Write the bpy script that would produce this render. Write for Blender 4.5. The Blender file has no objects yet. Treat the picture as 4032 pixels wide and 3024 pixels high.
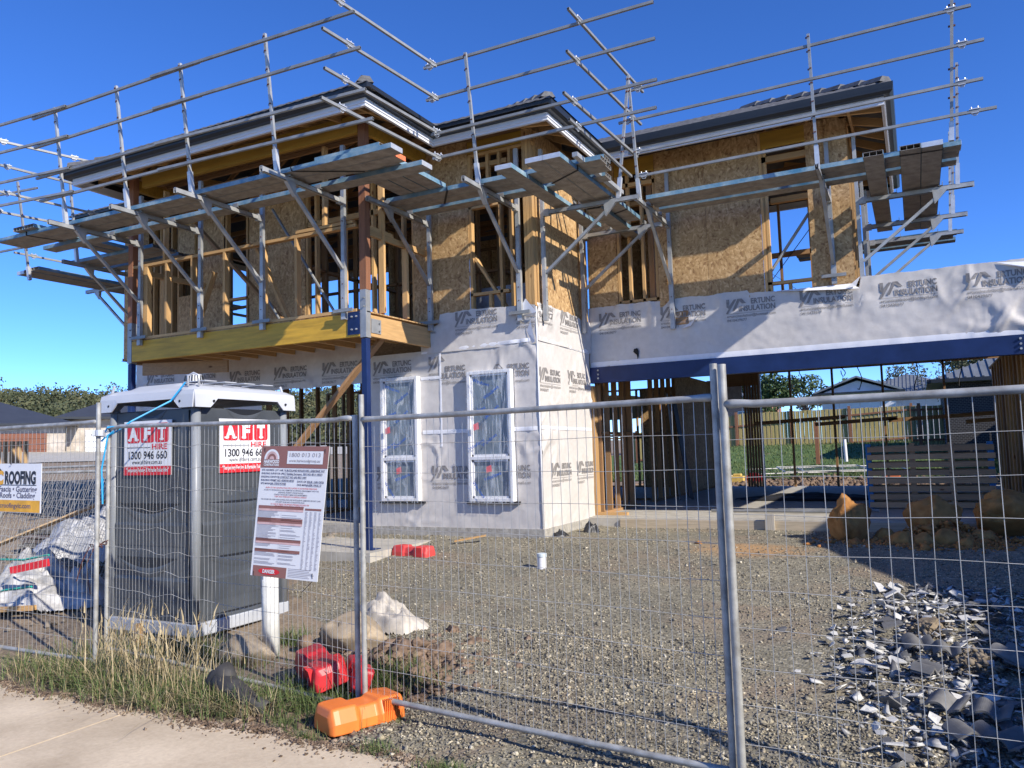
import bpy, math, random
import numpy as np
from mathutils import Vector, Matrix, noise
random.seed(7); rng = np.random.default_rng(7)
C = bpy.context.scene.collection
SC = bpy.context.scene
# ---------------------------------------------------------------- camera
def cam_axes(p, r, y):
    F = Vector((0, math.cos(p), math.sin(p))); U = Vector((0, -math.sin(p), math.cos(p))); R = Vector((1, 0, 0))
    R, U = R * math.cos(r) + U * math.sin(r), -R * math.sin(r) + U * math.cos(r)
    Z = Matrix.Rotation(y, 3, 'Z')
    return Z @ R, Z @ U, Z @ F
cR, cU, cF = cam_axes(math.radians(4.75242), math.radians(-1.6644), math.radians(26.9766))
cam = bpy.data.cameras.new('camera'); co = bpy.data.objects.new('camera', cam); C.objects.link(co)
co.matrix_world = Matrix(((cR.x, cU.x, -cF.x, 0), (cR.y, cU.y, -cF.y, 0), (cR.z, cU.z, -cF.z, 1.12), (0, 0, 0, 1)))
cam.sensor_width = 36; cam.lens = 36 * 0.77288; cam.clip_start = 0.05; cam.clip_end = 3000
SC.camera = co
# ---------------------------------------------------------------- light
SUN = Vector((1.0, -0.35, 0.66)).normalized()          # towards the sun
w = bpy.data.worlds.new('World'); SC.world = w; w.use_nodes = True
nt = w.node_tree; bg = nt.nodes['Background']
sky = nt.nodes.new('ShaderNodeTexSky'); sky.sky_type = 'NISHITA'; sky.sun_disc = False
sky.sun_elevation = math.asin(SUN.z); sky.sun_rotation = math.atan2(SUN.x, SUN.y)
sky.altitude = 500; sky.air_density = 0.6; sky.dust_density = 0.0; sky.ozone_density = 7
hs = nt.nodes.new('ShaderNodeHueSaturation'); hs.inputs['Saturation'].default_value = 1.12; hs.inputs['Hue'].default_value = 0.509
nt.links.new(sky.outputs[0], hs.inputs['Color']); nt.links.new(hs.outputs[0], bg.inputs[0]); bg.inputs[1].default_value = 0.15
sl = bpy.data.lights.new('sun', 'SUN'); sl.energy = 3.7; sl.angle = math.radians(0.5); sl.color = (1, 0.93, 0.82)
so = bpy.data.objects.new('sun', sl); C.objects.link(so); so.rotation_euler = SUN.to_track_quat('Z', 'Y').to_euler()
SC.view_settings.view_transform = 'Standard'; SC.view_settings.look = 'None'; SC.view_settings.exposure = 0.88
SC.view_settings.gamma = 1
# ---------------------------------------------------------------- materials
def newmat(name):
    m = bpy.data.materials.new(name); m.use_nodes = True
    return m, m.node_tree, m.node_tree.nodes['Principled BSDF']
def N(nt, t, **k):
    n = nt.nodes.new(t)
    for a, b in k.items(): setattr(n, a, b)
    return n
def coords(nt, scale=(1, 1, 1), obj=True, rot=(0, 0, 0)):
    tc = N(nt, 'ShaderNodeTexCoord'); mp = N(nt, 'ShaderNodeMapping')
    mp.inputs['Scale'].default_value = scale; mp.inputs['Rotation'].default_value = rot
    nt.links.new(tc.outputs['Object' if obj else 'Generated'], mp.inputs[0]); return mp.outputs[0]
def ramp(nt, fac, stops):
    r = N(nt, 'ShaderNodeValToRGB'); e = r.color_ramp.elements
    while len(e) < len(stops): e.new(0.5)
    for i, (p, c) in enumerate(stops):
        e[i].position = p; e[i].color = (c[0], c[1], c[2], 1)
    nt.links.new(fac, r.inputs[0]); return r.outputs[0]
def noise_t(nt, vec, scale, detail=4, rough=0.55, dist=0):
    n = N(nt, 'ShaderNodeTexNoise'); n.inputs['Scale'].default_value = scale; n.inputs['Detail'].default_value = detail
    n.inputs['Roughness'].default_value = rough; n.inputs['Distortion'].default_value = dist
    nt.links.new(vec, n.inputs['Vector']); return n.outputs[0]
def bump(nt, b, h, strength=0.3, dist=0.01):
    n = N(nt, 'ShaderNodeBump'); n.inputs['Strength'].default_value = strength; n.inputs['Distance'].default_value = dist
    nt.links.new(h, n.inputs['Height']); nt.links.new(n.outputs[0], b.inputs['Normal'])
def mixc(nt, fac, a, b, mode='MIX'):
    n = N(nt, 'ShaderNodeMix', data_type='RGBA', blend_type=mode)
    for s, v in ((n.inputs[0], fac), (n.inputs[6], a), (n.inputs[7], b)):
        if hasattr(v, 'links'): nt.links.new(v, s)
        else: s.default_value = v if not isinstance(v, tuple) else (v[0], v[1], v[2], 1)
    return n.outputs[2]
def M(name, col, rough=0.6, metal=0.0, var=0.25, scale=8, stretch=(1, 1, 1), bmp=0.15, bd=0.003, spec=0.5, col2=None, rnd=0.0):
    m, nt, b = newmat(name)
    v = coords(nt, stretch); f = noise_t(nt, v, scale, 6, 0.6)
    lo = tuple(c * (1 - var) for c in col); hi = col2 or tuple(min(1, c * (1 + var)) for c in col)
    c = ramp(nt, f, [(0.3, lo), (0.7, hi)])
    if rnd:
        oi = N(nt, 'ShaderNodeObjectInfo'); c = mixc(nt, 1.0, c, ramp(nt, oi.outputs['Random'], [(0, (1 - rnd,) * 3), (1, (1 + rnd * .3, 1 + rnd * .2, 1.0))]), 'MULTIPLY')
    nt.links.new(c, b.inputs['Base Color'])
    b.inputs['Roughness'].default_value = rough; b.inputs['Metallic'].default_value = metal
    b.inputs['Specular IOR Level'].default_value = spec
    if bmp: bump(nt, b, f, bmp, bd)
    return m
def wood(name, col, axis, var=0.3, rnd=0.3):
    s = [26, 26, 26]; s['xyz'.index(axis)] = 1.6
    m, nt, b = newmat(name); v = coords(nt, tuple(s)); f = noise_t(nt, v, 1.0, 5, 0.65, 1.2)
    c = ramp(nt, f, [(0.25, tuple(x * (1 - var) for x in col)), (0.75, tuple(x * (1 + var * .5) for x in col))])
    k = [5, 5, 5]; k['xyz'.index(axis)] = 2.0
    vo = N(nt, 'ShaderNodeTexVoronoi'); vo.inputs['Scale'].default_value = 1; nt.links.new(coords(nt, tuple(k)), vo.inputs['Vector'])
    kn = ramp(nt, vo.outputs['Distance'], [(0.05, (0.35, 0.22, 0.12)), (0.11, (1, 1, 1))]); c = mixc(nt, 1.0, c, kn, 'MULTIPLY')
    oi = N(nt, 'ShaderNodeObjectInfo'); c = mixc(nt, 1.0, c, ramp(nt, oi.outputs['Random'], [(0, (1 - rnd, 1 - rnd * 1.1, 1 - rnd * 1.2)), (1, (1.05, 1.03, 1.0))]), 'MULTIPLY')
    nt.links.new(c, b.inputs['Base Color']); b.inputs['Roughness'].default_value = 0.75; bump(nt, b, f, 0.25, 0.002)
    return m
PINE = (0.60, 0.37, 0.155)
MW = {a: wood('pine_' + a, PINE, a) for a in 'xyz'}
MR = {a: wood('red_timber_' + a, (0.30, 0.13, 0.065), a) for a in 'z'}
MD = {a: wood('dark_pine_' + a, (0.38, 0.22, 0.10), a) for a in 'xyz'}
MLVL = M('yellow_lvl', (0.56, 0.32, 0.028), 0.6, 0, 0.30, 1.0, (1.5, 20, 14), 0.15)
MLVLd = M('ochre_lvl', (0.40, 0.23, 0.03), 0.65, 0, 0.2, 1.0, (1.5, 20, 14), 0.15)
def osb():
    m, nt, b = newmat('osb_flakes')
    v = coords(nt); lay = []
    for i, (sc, off) in enumerate(((6.5, 0), (5.0, 3.7))):
        wn = N(nt, 'ShaderNodeTexVoronoi'); wn.inputs['Scale'].default_value = sc
        mp = N(nt, 'ShaderNodeMapping'); mp.inputs['Location'].default_value = (off, off * .7, off * 1.3); nt.links.new(v, mp.inputs[0]); nt.links.new(mp.outputs[0], wn.inputs['Vector'])
        sx = N(nt, 'ShaderNodeSeparateColor'); nt.links.new(wn.outputs['Color'], sx.inputs[0])
        ml = N(nt, 'ShaderNodeMath', operation='MULTIPLY'); ml.inputs[1].default_value = 3.14; nt.links.new(sx.outputs[0], ml.inputs[0])
        r = N(nt, 'ShaderNodeVectorRotate', rotation_type='AXIS_ANGLE'); r.inputs['Axis'].default_value = (0.7, 0.7, 0.0)
        nt.links.new(mp.outputs[0], r.inputs['Vector']); nt.links.new(ml.outputs[0], r.inputs['Angle'])
        m2 = N(nt, 'ShaderNodeMapping'); m2.inputs['Scale'].default_value = (34, 34, 6.5); nt.links.new(r.outputs[0], m2.inputs[0])
        v2 = N(nt, 'ShaderNodeTexVoronoi'); v2.inputs['Scale'].default_value = 1; nt.links.new(m2.outputs[0], v2.inputs['Vector'])
        s2 = N(nt, 'ShaderNodeSeparateColor'); nt.links.new(v2.outputs['Color'], s2.inputs[0]); lay.append(s2.outputs[1])
    a = N(nt, 'ShaderNodeMath', operation='ADD'); nt.links.new(lay[0], a.inputs[0]); nt.links.new(lay[1], a.inputs[1])
    h = N(nt, 'ShaderNodeMath', operation='MULTIPLY'); h.inputs[1].default_value = 0.5; nt.links.new(a.outputs[0], h.inputs[0])
    c = ramp(nt, h.outputs[0], [(0.05, (0.24, 0.125, 0.05)), (0.35, (0.43, 0.265, 0.115)), (0.62, (0.50, 0.32, 0.145)), (0.97, (0.68, 0.47, 0.25))])
    big = noise_t(nt, v, 1.4, 4); c = mixc(nt, 1.0, c, ramp(nt, big, [(0.3, (0.8, 0.78, 0.74)), (0.7, (1.05, 1.05, 1.05))]), 'MULTIPLY')
    nt.links.new(c, b.inputs['Base Color']); b.inputs['Roughness'].default_value = 0.7; bump(nt, b, h.outputs[0], 0.25, 0.002)
    return m
MOSB = osb()
def wrapm():
    m, nt, b = newmat('house_wrap'); v = coords(nt); f = noise_t(nt, v, 2.2, 5); g = noise_t(nt, v, 14, 4)
    c = ramp(nt, f, [(0.3, (0.54, 0.505, 0.465)), (0.7, (0.605, 0.575, 0.54))])
    c = mixc(nt, 0.12, c, ramp(nt, g, [(0.3, (0.4, 0.38, 0.37)), (0.7, (0.9, 0.88, 0.87))]))
    nt.links.new(c, b.inputs['Base Color']); b.inputs['Roughness'].default_value = 0.55; b.inputs['Specular IOR Level'].default_value = 0.35
    bump(nt, b, g, 0.15, 0.01); return m
MWRAP = wrapm()
MTAPE = M('white_tape', (0.78, 0.78, 0.80), 0.35, 0, 0.06, 9, bmp=0.3)
MINK = M('grey_ink', (0.24, 0.225, 0.215), 0.7, 0, 0.2, 20, bmp=0)
MGALV = M('galvanised_steel', (0.40, 0.41, 0.41), 0.5, 0.45, 0.15, 5, (1, 1, 1), 0.02, rnd=0.2, col2=(0.52, 0.53, 0.53))
MGALV2 = M('weathered_steel', (0.27, 0.28, 0.28), 0.55, 0.4, 0.15, 4, (1, 1, 1), 0.02, rnd=0.2, col2=(0.38, 0.385, 0.38))
MALU = M('grubby_aluminium', (0.34, 0.31, 0.27), 0.62, 0.35, 0.3, 5, (1.5, 1.5, 6), 0.1)
MBLUEP = M('chipped_blue_paint', (0.05, 0.25, 0.45), 0.5, 0.1, 0.3, 5, (1, 1, 1), 0.15, col2=(0.32, 0.42, 0.47), rnd=0.3)
MHOLE = M('inside_shade', (0.012, 0.012, 0.012), 0.9, 0, 0.2, 5, bmp=0)  # near-black colour standing in for shade inside openings
MORG = M('orange_mark', (0.75, 0.20, 0.08), 0.6, 0, 0.15, 9)
MRUST = M('rusty_clip', (0.13, 0.05, 0.035), 0.7, 0.3, 0.4, 30)
MNAVY = M('navy_steel_paint', (0.008, 0.022, 0.09), 0.4, 0.0, 0.25, 3, bmp=0.05, col2=(0.012, 0.03, 0.115), spec=0.35)
MWHITE = M('white_pvc', (0.72, 0.72, 0.73), 0.4, 0, 0.05, 4, bmp=0.05)
MFASC = M('white_fascia_primer', (0.66, 0.67, 0.70), 0.5, 0, 0.05, 4, bmp=0.05)
MGUT = M('dark_grey_gutter', (0.018, 0.021, 0.025), 0.4, 0.0, 0.15, 3, bmp=0.03)
MTILE = M('charcoal_tile', (0.075, 0.078, 0.085), 0.75, 0, 0.3, 12, bmp=0.25, col2=(0.14, 0.14, 0.145))
MCONC = M('concrete', (0.40, 0.375, 0.32), 0.85, 0, 0.16, 5, bmp=0.35, bd=0.006, col2=(0.50, 0.47, 0.41))
MPATH = None
MCONCD = M('rough_concrete_edge', (0.36, 0.34, 0.30), 0.9, 0, 0.3, 16, bmp=0.6, bd=0.01)
MGLASS = M('grey_glass', (0.155, 0.195, 0.235), 0.25, 0.0, 0.15, 1.5, bmp=0.0, spec=0.5)
MBLACK = M('black_plastic', (0.022, 0.022, 0.025), 0.6, 0, 0.3, 12)
MSTRAP = M('black_strap', (0.02, 0.018, 0.018), 0.7, 0, 0.2, 12)
# ---------------------------------------------------------------- mesh helpers
class MB:
    def __init__(s): s.v = []; s.f = []
    def add(s, vs, fs):
        n = len(s.v); s.v += [tuple(p) for p in vs]; s.f += [tuple(i + n for i in f) for f in fs]; return s
    def box(s, a, b):
        x0, y0, z0 = a; x1, y1, z1 = b
        return s.add([(x0, y0, z0), (x1, y0, z0), (x1, y1, z0), (x0, y1, z0), (x0, y0, z1), (x1, y0, z1), (x1, y1, z1), (x0, y1, z1)],
                     [(0, 3, 2, 1), (4, 5, 6, 7), (0, 1, 5, 4), (1, 2, 6, 5), (2, 3, 7, 6), (3, 0, 4, 7)])
    def bar(s, p, q, w, h, up=(0, 0, 1)):
        p, q = Vector(p), Vector(q); d = (q - p).normalized(); up = Vector(up)
        if abs(d.dot(up)) > 0.98: up = Vector((1, 0, 0))
        a = d.cross(up).normalized() * (w / 2); b = a.cross(d).normalized() * (h / 2)
        vs = [p - a - b, p + a - b, p + a + b, p - a + b, q - a - b, q + a - b, q + a + b, q - a + b]
        return s.add(vs, [(0, 1, 2, 3), (7, 6, 5, 4), (0, 4, 5, 1), (1, 5, 6, 2), (2, 6, 7, 3), (3, 7, 4, 0)])
    def tube(s, pts, r, n=8, cap=True):
        pts = [Vector(p) for p in pts]; rings = []; rs = r if isinstance(r, (list, tuple)) else [r] * len(pts)
        prev = None
        for i, p in enumerate(pts):
            d = (pts[min(i + 1, len(pts) - 1)] - pts[max(i - 1, 0)]).normalized()
            if prev is None:
                a = d.cross(Vector((0.01, 0.02, 1)))
                if a.length < 0.1: a = d.cross(Vector((1, 0, 0)))
            else: a = prev - d * prev.dot(d)
            a.normalize(); prev = a; b = d.cross(a)
            rings.append([p + (a * math.cos(2 * math.pi * k / n) + b * math.sin(2 * math.pi * k / n)) * rs[i] for k in range(n)])
        vs = [v for r_ in rings for v in r_]; fs = []
        for i in range(len(pts) - 1):
            for k in range(n):
                k2 = (k + 1) % n; fs.append((i * n + k, i * n + k2, (i + 1) * n + k2, (i + 1) * n + k))
        if cap: fs += [tuple(range(n))[::-1], tuple((len(pts) - 1) * n + k for k in range(n))]
        return s.add(vs, fs)
    def prism(s, poly, f0, f1):
        """poly: list of 2D points; f0/f1 map (u,v) to 3D for the two faces"""
        n = len(poly); vs = [f0(*p) for p in poly] + [f1(*p) for p in poly]
        return s.add(vs, [tuple(range(n))[::-1], tuple(range(n, 2 * n))] + [(i, (i + 1) % n, n + (i + 1) % n, n + i) for i in range(n)])
    def lathe(s, prof, c, n=20):
        vs = []; fs = []
        for r, z in prof: vs += [(c[0] + r * math.cos(2 * math.pi * k / n), c[1] + r * math.sin(2 * math.pi * k / n), c[2] + z) for k in range(n)]
        for i in range(len(prof) - 1):
            for k in range(n):
                k2 = (k + 1) % n; fs.append((i * n + k, i * n + k2, (i + 1) * n + k2, (i + 1) * n + k))
        return s.add(vs, fs)
def link(name, me, m, parent=None, origin=None, smooth=False, bevel=0):
    o = bpy.data.objects.new(name, me); C.objects.link(o); me.materials.append(m)
    if parent is not None:
        o.parent = parent
        r = root_loc(parent); me.transform(Matrix.Translation(-r))
    elif origin is not None:
        me.transform(Matrix.Translation(-Vector(origin))); o.location = origin
    if smooth:
        for p in me.polygons: p.use_smooth = True
    if bevel:
        b = o.modifiers.new('bevel', 'BEVEL'); b.width = bevel; b.segments = 2; b.limit_method = 'ANGLE'
    return o
def root_loc(o):
    v = Vector((0, 0, 0))
    while o is not None: v += o.location; o = o.parent
    return v
def build(mb, name, m, parent=None, origin=None, smooth=False, bevel=0, weld=False):
    me = bpy.data.meshes.new(name); me.from_pydata(mb.v, [], mb.f); me.update()
    return link(name, me, m, parent, origin, smooth, bevel)
def tag(o, label=None, cat=None, group=None, kind=None):
    if label: o['label'] = label
    if cat: o['category'] = cat
    if group: o['group'] = group
    if kind: o['kind'] = kind
    return o
def thing(name, label, cat, loc=(0, 0, 0), group=None, rotz=0):
    o = bpy.data.objects.new(name, None); o.empty_display_size = 0.1; C.objects.link(o); o.location = loc; o.rotation_euler = (0, 0, rotz)
    return tag(o, label, cat, group)
def copy_tree(o, parent=None):
    c = o.copy(); C.objects.link(c); c.parent = parent
    for ch in list(o.children): copy_tree(ch, c)
    return c
def fbm(x, y, z=0.0, o=4): return noise.fractal(Vector((x, y, z)), 0.6, 2.1, o)
def text_polys(s, size, bold=0.0, align='LEFT'):
    cu = bpy.data.curves.new('t', 'FONT'); cu.body = s; cu.size = size; cu.offset = bold; cu.align_x = align; cu.resolution_u = 3
    o = bpy.data.objects.new('t', cu); me = o.to_mesh()
    vs = [tuple(v.co[:2]) for v in me.vertices]; fs = [tuple(p.vertices) for p in me.polygons]
    o.to_mesh_clear(); bpy.data.objects.remove(o); bpy.data.curves.remove(cu)
    return vs, fs
def put_text(mb, s, size, at, f, bold=0.0, align='LEFT', width=None):
    vs, fs = text_polys(s, size, bold, align)
    if not vs: return
    xs = [v[0] for v in vs]
    k = width / (max(xs) - min(xs)) if width else 1.0
    x0 = min(xs) if align == 'LEFT' else (max(xs) + min(xs)) / 2
    mb.add([f(at[0] + (x - x0) * k, at[1] + y) for x, y in vs], fs)
def rect(mb, u0, v0, u1, v1, f): mb.add([f(u0, v0), f(u1, v0), f(u1, v1), f(u0, v1)], [(0, 1, 2, 3)])
def rrect(u0, v0, u1, v1, r, n=4):
    out = []
    for cx, cy, a0 in ((u1 - r, v0 + r, -90), (u1 - r, v1 - r, 0), (u0 + r, v1 - r, 90), (u0 + r, v0 + r, 180)):
        for k in range(n + 1):
            a = math.radians(a0 + 90 * k / n); out.append((cx + r * math.cos(a), cy + r * math.sin(a)))
    return out
def poly(mb, pts, f): mb.add([f(*p) for p in pts], [tuple(range(len(pts)))])
def grid_mesh(xs, ys, fz):
    X, Y = np.meshgrid(xs, ys); Z = fz(X, Y); nx, ny = len(xs), len(ys)
    v = np.stack([X, Y, Z], -1).reshape(-1, 3); i = np.arange(nx * ny).reshape(ny, nx)
    f = np.stack([i[:-1, :-1], i[:-1, 1:], i[1:, 1:], i[1:, :-1]], -1).reshape(-1, 4); return v, f
def np_mesh(name, v, f):
    me = bpy.data.meshes.new(name); k = f.shape[1]
    me.vertices.add(len(v)); me.vertices.foreach_set('co', v.astype(np.float32).ravel())
    me.loops.add(f.size); me.loops.foreach_set('vertex_index', f.astype(np.int32).ravel())
    me.polygons.add(len(f)); me.polygons.foreach_set('loop_start', np.arange(0, f.size, k, dtype=np.int32)); me.polygons.foreach_set('loop_total', np.full(len(f), k, dtype=np.int32))
    me.update(calc_edges=True); me.validate(); return me
# ---------------------------------------------------------------- ground
def sm(t): t = np.clip(t, 0, 1); return t * t * (3 - 2 * t)
def gz(x, y):
    z = -0.6 + 0.43 * np.clip((y - 4.6) / 5.6, 0, 1)
    z = z + 1.9 * np.clip((-x - 10) / 31, 0, 1.4) * np.clip((y - 2) / 10, 0, 1)
    z = z + 1.1 * sm((y - 20.5) / 20) * np.clip((x + 14) / 6, 0, 1)
    return z
def nz(X, Y, s, amp):
    return amp * (np.sin(X * s + 1.3 * np.sin(Y * s * .7)) * np.cos(Y * s * 1.1 + 1.7 * np.sin(X * s * .6)) + 0.5 * np.sin(X * s * 2.3 + Y * s * 1.9))
def groundz(X, Y): return gz(X, Y) - 0.02 + nz(X, Y, 3.1, 0.008) + nz(X, Y, 9.7, 0.004)
xs = np.concatenate([np.arange(-400, -60, 20), np.arange(-60, -14, 1.5), np.arange(-14, 4, 0.12), np.arange(4, 60, 2), np.arange(60, 400, 20)])
ys = np.concatenate([np.arange(-60, -2, 4), np.arange(-2, 13, 0.12), np.arange(13, 60, 0.8), np.arange(60, 420, 20)])
def soil_mat(name, cols, scale, b=0.5, bd=0.02, extra=None):
    m, nt, bs = newmat(name); v = coords(nt); f = noise_t(nt, v, scale, 8, 0.7)
    c = ramp(nt, f, cols); g = noise_t(nt, v, scale * .12, 3); c = mixc(nt, 1.0, c, ramp(nt, g, [(0.35, (0.78, 0.78, 0.78)), (0.65, (1.1, 1.08, 1.05))]), 'MULTIPLY')
    nt.links.new(c, bs.inputs['Base Color']); bs.inputs['Roughness'].default_value = 0.95; bump(nt, bs, f, b, bd); return m
MSOIL = soil_mat('brown_soil', [(0.3, (0.14, 0.105, 0.07)), (0.5, (0.24, 0.185, 0.13)), (0.7, (0.36, 0.29, 0.21))], 22)
v, f = grid_mesh(xs, ys, groundz)
tag(link('ground', np_mesh('ground', v, f), MSOIL, smooth=True), kind='structure')
def gravel_mat():
    m, nt, b = newmat('gravel_bed'); v = coords(nt)
    vo = N(nt, 'ShaderNodeTexVoronoi'); vo.inputs['Scale'].default_value = 45; nt.links.new(v, vo.inputs['Vector'])
    s = N(nt, 'ShaderNodeSeparateColor'); nt.links.new(vo.outputs['Color'], s.inputs[0])
    c = ramp(nt, s.outputs[0], [(0.0, (0.15, 0.135, 0.10)), (0.5, (0.225, 0.21, 0.155)), (0.9, (0.31, 0.285, 0.215)), (1.0, (0.45, 0.42, 0.33))])
    big = noise_t(nt, v, 1.1, 5); c = mixc(nt, 1.0, c, ramp(nt, big, [(0.3, (0.70, 0.70, 0.70)), (0.7, (1.05, 1.02, 0.98))]), 'MULTIPLY')
    pa = noise_t(nt, v, 0.75, 5, 0.65, 0.6); c = mixc(nt, ramp(nt, pa, [(0.5, (0, 0, 0)), (0.66, (0.85, 0.85, 0.85))]), c, (0.235, 0.18, 0.125))
    # tan dust lying near the slab
    tc = N(nt, 'ShaderNodeTexCoord'); sp = N(nt, 'ShaderNodeVectorMath', operation='DISTANCE'); mp = N(nt, 'ShaderNodeMapping'); mp.inputs['Scale'].default_value = (1, 1.6, 0)
    nt.links.new(tc.outputs['Object'], mp.inputs[0]); nt.links.new(mp.outputs[0], sp.inputs[0]); sp.inputs[1].default_value = (-1.9, 16.0, 0)
    d = N(nt, 'ShaderNodeMath', operation='SUBTRACT'); d.inputs[0].default_value = 1.15; nt.links.new(sp.outputs['Value'], d.inputs[1])
    n2 = noise_t(nt, v, 5, 6, 0.7); a = N(nt, 'ShaderNodeMath', operation='MULTIPLY'); nt.links.new(d.outputs[0], a.inputs[0]); nt.links.new(n2, a.inputs[1])
    fac = ramp(nt, a.outputs[0], [(0.12, (0, 0, 0)), (0.42, (0.8, 0.8, 0.8))]); c = mixc(nt, fac, c, (0.42, 0.24, 0.10))
    nt.links.new(c, b.inputs['Base Color']); b.inputs['Roughness'].default_value = 0.95
    inv = N(nt, 'ShaderNodeMath', operation='SUBTRACT'); inv.inputs[0].default_value = 1; nt.links.new(vo.outputs['Distance'], inv.inputs[1])
    bump(nt, b, inv.outputs[0], 0.6, 0.012); return m
MGRAV = gravel_mat()
def gmask(X, Y):      # >0 inside the gravel driveway
    left = -3.35 + 0.0 * Y + np.where(Y > 5, -(Y - 5) * 1.35, (5 - Y) * 0.35); left = np.maximum(left, -9.5)
    e = 0.25 * np.sin(Y * 2.1) + 0.12 * np.sin(Y * 7.3)
    return np.minimum(X - left + e, np.where(X < -2.42 + .06 * np.sin(Y * 9), Y - 3.90, 9.0))
xs2 = np.arange(-9.6, 3.2, 0.09); ys2 = np.arange(0.5, 13.45, 0.09)
v, f = grid_mesh(xs2, ys2, lambda X, Y: groundz(X, Y) + 0.02 + np.clip(gmask(X, Y), -.4, .15) * 0.1)
cen = v[f].mean(1); keep = (gmask(cen[:, 0], cen[:, 1]) > -0.25); f = f[keep]
tag(link('gravel_driveway', np_mesh('gravel', v, f), MGRAV, smooth=True), kind='structure')
# footpath slabs
def path_mat():
    m, nt, b = newmat('footpath_concrete'); v = coords(nt); f = noise_t(nt, v, 30, 8, 0.7); g = noise_t(nt, v, 1.6, 4)
    c = ramp(nt, f, [(0.3, (0.53, 0.435, 0.315)), (0.7, (0.66, 0.555, 0.41))]); c = mixc(nt, 1.0, c, ramp(nt, g, [(0.3, (0.74, 0.71, 0.67)), (0.65, (1.05, 1.04, 1.02))]), 'MULTIPLY')
    h = noise_t(nt, v, 0.9, 6, 0.7); c = mixc(nt, ramp(nt, h, [(0.55, (0, 0, 0)), (0.75, (0.55, 0.55, 0.55))]), c, (0.56, 0.40, 0.29))
    nt.links.new(c, b.inputs['Base Color']); b.inputs['Roughness'].default_value = 0.9; bump(nt, b, f, 0.35, 0.004); return m
MPATH = path_mat()
mb = MB()
for x0, x1 in ((-12.9, -8.92), (-8.905, -4.945), (-4.93, -2.35)):
    n = 14; top = [(x0 + (x1 - x0) * i / n) for i in range(n + 1)]
    pts = [(x0, 1.2), (x1, 1.2)] + [(x, 3.80 + 0.035 * math.sin(x * 5) + 0.02 * math.sin(x * 17) - (0.25 if x > -2.5 else 0) + (0.12 if x < -6.2 else 0)) for x in reversed(top)]
    mb.prism(pts, lambda a, b: (a, b, -0.72), lambda a, b: (a, b, -0.596))
tag(build(mb, 'footpath', MPATH), kind='structure')
mb = MB(); mb.box((-13, 1.19, -0.75), (-2.34, 3.7, -0.606))
tag(build(mb, 'footpath_joint', MSOIL), kind='structure')
# lawn behind the house
MLAWN = soil_mat('lawn_green', [(0.3, (0.035, 0.07, 0.012)), (0.55, (0.09, 0.155, 0.03)), (0.75, (0.16, 0.22, 0.05))], 9, 0.8, 0.05)
v, f = grid_mesh(np.arange(-20, 16, 0.4), np.arange(25.3, 60, 0.4), lambda X, Y: groundz(X, Y) + 0.03 + nz(X, Y, 1.3, 0.02))
tag(link('lawn', np_mesh('lawn', v, f), MLAWN, smooth=True), kind='structure')
# west neighbour's driveway
v, f = grid_mesh(np.arange(-60, -30, 1.5), np.arange(10, 60, 1.5), lambda X, Y: groundz(X, Y) + 0.03)
tag(link('neighbour_driveway', np_mesh('nd', v, f), MCONC, smooth=True), kind='structure')
# ---- loose stones
def stones(name, pts, size, m, label, cat, flat=0.65):
    n = len(pts); base = np.array([(1, 0, 0), (-1, 0, 0), (0, 1, 0), (0, -1, 0), (0, 0, 1), (0, 0, -1)], float)
    F = np.array([(0, 2, 4), (2, 1, 4), (1, 3, 4), (3, 0, 4), (2, 0, 5), (1, 2, 5), (3, 1, 5), (0, 3, 5)])
    V = base[None] * rng.uniform(0.55, 1.25, (n, 6, 1)) + rng.normal(0, 0.25, (n, 6, 3)); V *= size[:, None, None]
    a = rng.uniform(0, 6.28, n); b = rng.normal(0, 0.5, n)
    c, s = np.cos(a), np.sin(a); x, y, z = V[..., 0].copy(), V[..., 1].copy(), V[..., 2] * flat
    x, z = x * np.cos(b)[:, None] - z * np.sin(b)[:, None], x * np.sin(b)[:, None] + z * np.cos(b)[:, None]
    V = np.stack([x * c[:, None] - y * s[:, None], x * s[:, None] + y * c[:, None], z], -1) + pts[:, None, :]
    fs = (F[None] + (np.arange(n) * 6)[:, None, None]).reshape(-1, 3)
    o = link(name, np_mesh(name, V.reshape(-1, 3), fs), m); return tag(o, label, cat, kind='stuff')
def stone_mat(name, cols, sc=14):
    m, nt, b = newmat(name); v = coords(nt); vo = N(nt, 'ShaderNodeTexVoronoi'); vo.inputs['Scale'].default_value = sc; nt.links.new(v, vo.inputs['Vector'])
    s = N(nt, 'ShaderNodeSeparateColor'); nt.links.new(vo.outputs['Color'], s.inputs[0]); c = ramp(nt, s.outputs[0], cols)
    f = noise_t(nt, v, 60, 4); c = mixc(nt, 1.0, c, ramp(nt, f, [(0.3, (0.8, 0.8, 0.8)), (0.7, (1.12, 1.1, 1.08))]), 'MULTIPLY')
    nt.links.new(c, b.inputs['Base Color']); b.inputs['Roughness'].default_value = 0.9; return m
MSTONE = stone_mat('crushed_rock', [(0.0, (0.12, 0.105, 0.08)), (0.4, (0.215, 0.195, 0.15)), (0.75, (0.32, 0.29, 0.215)), (0.93, (0.42, 0.36, 0.25)), (1.0, (0.62, 0.58, 0.47))], 28)
def scatter(n, x0, x1, y0, y1, power=1.0):
    X = rng.uniform(x0, x1, n * 3); Y = y0 + (y1 - y0) * rng.uniform(0, 1, n * 3) ** power
    k = (gmask(X, Y) + rng.normal(0, 0.12, n * 3)) > -0.1; X, Y = X[k][:n], Y[k][:n]
    Z = groundz(X, Y) + 0.024 + np.clip(gmask(X, Y), -.4, .15) * 0.1; return np.stack([X, Y, Z], -1)
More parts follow.
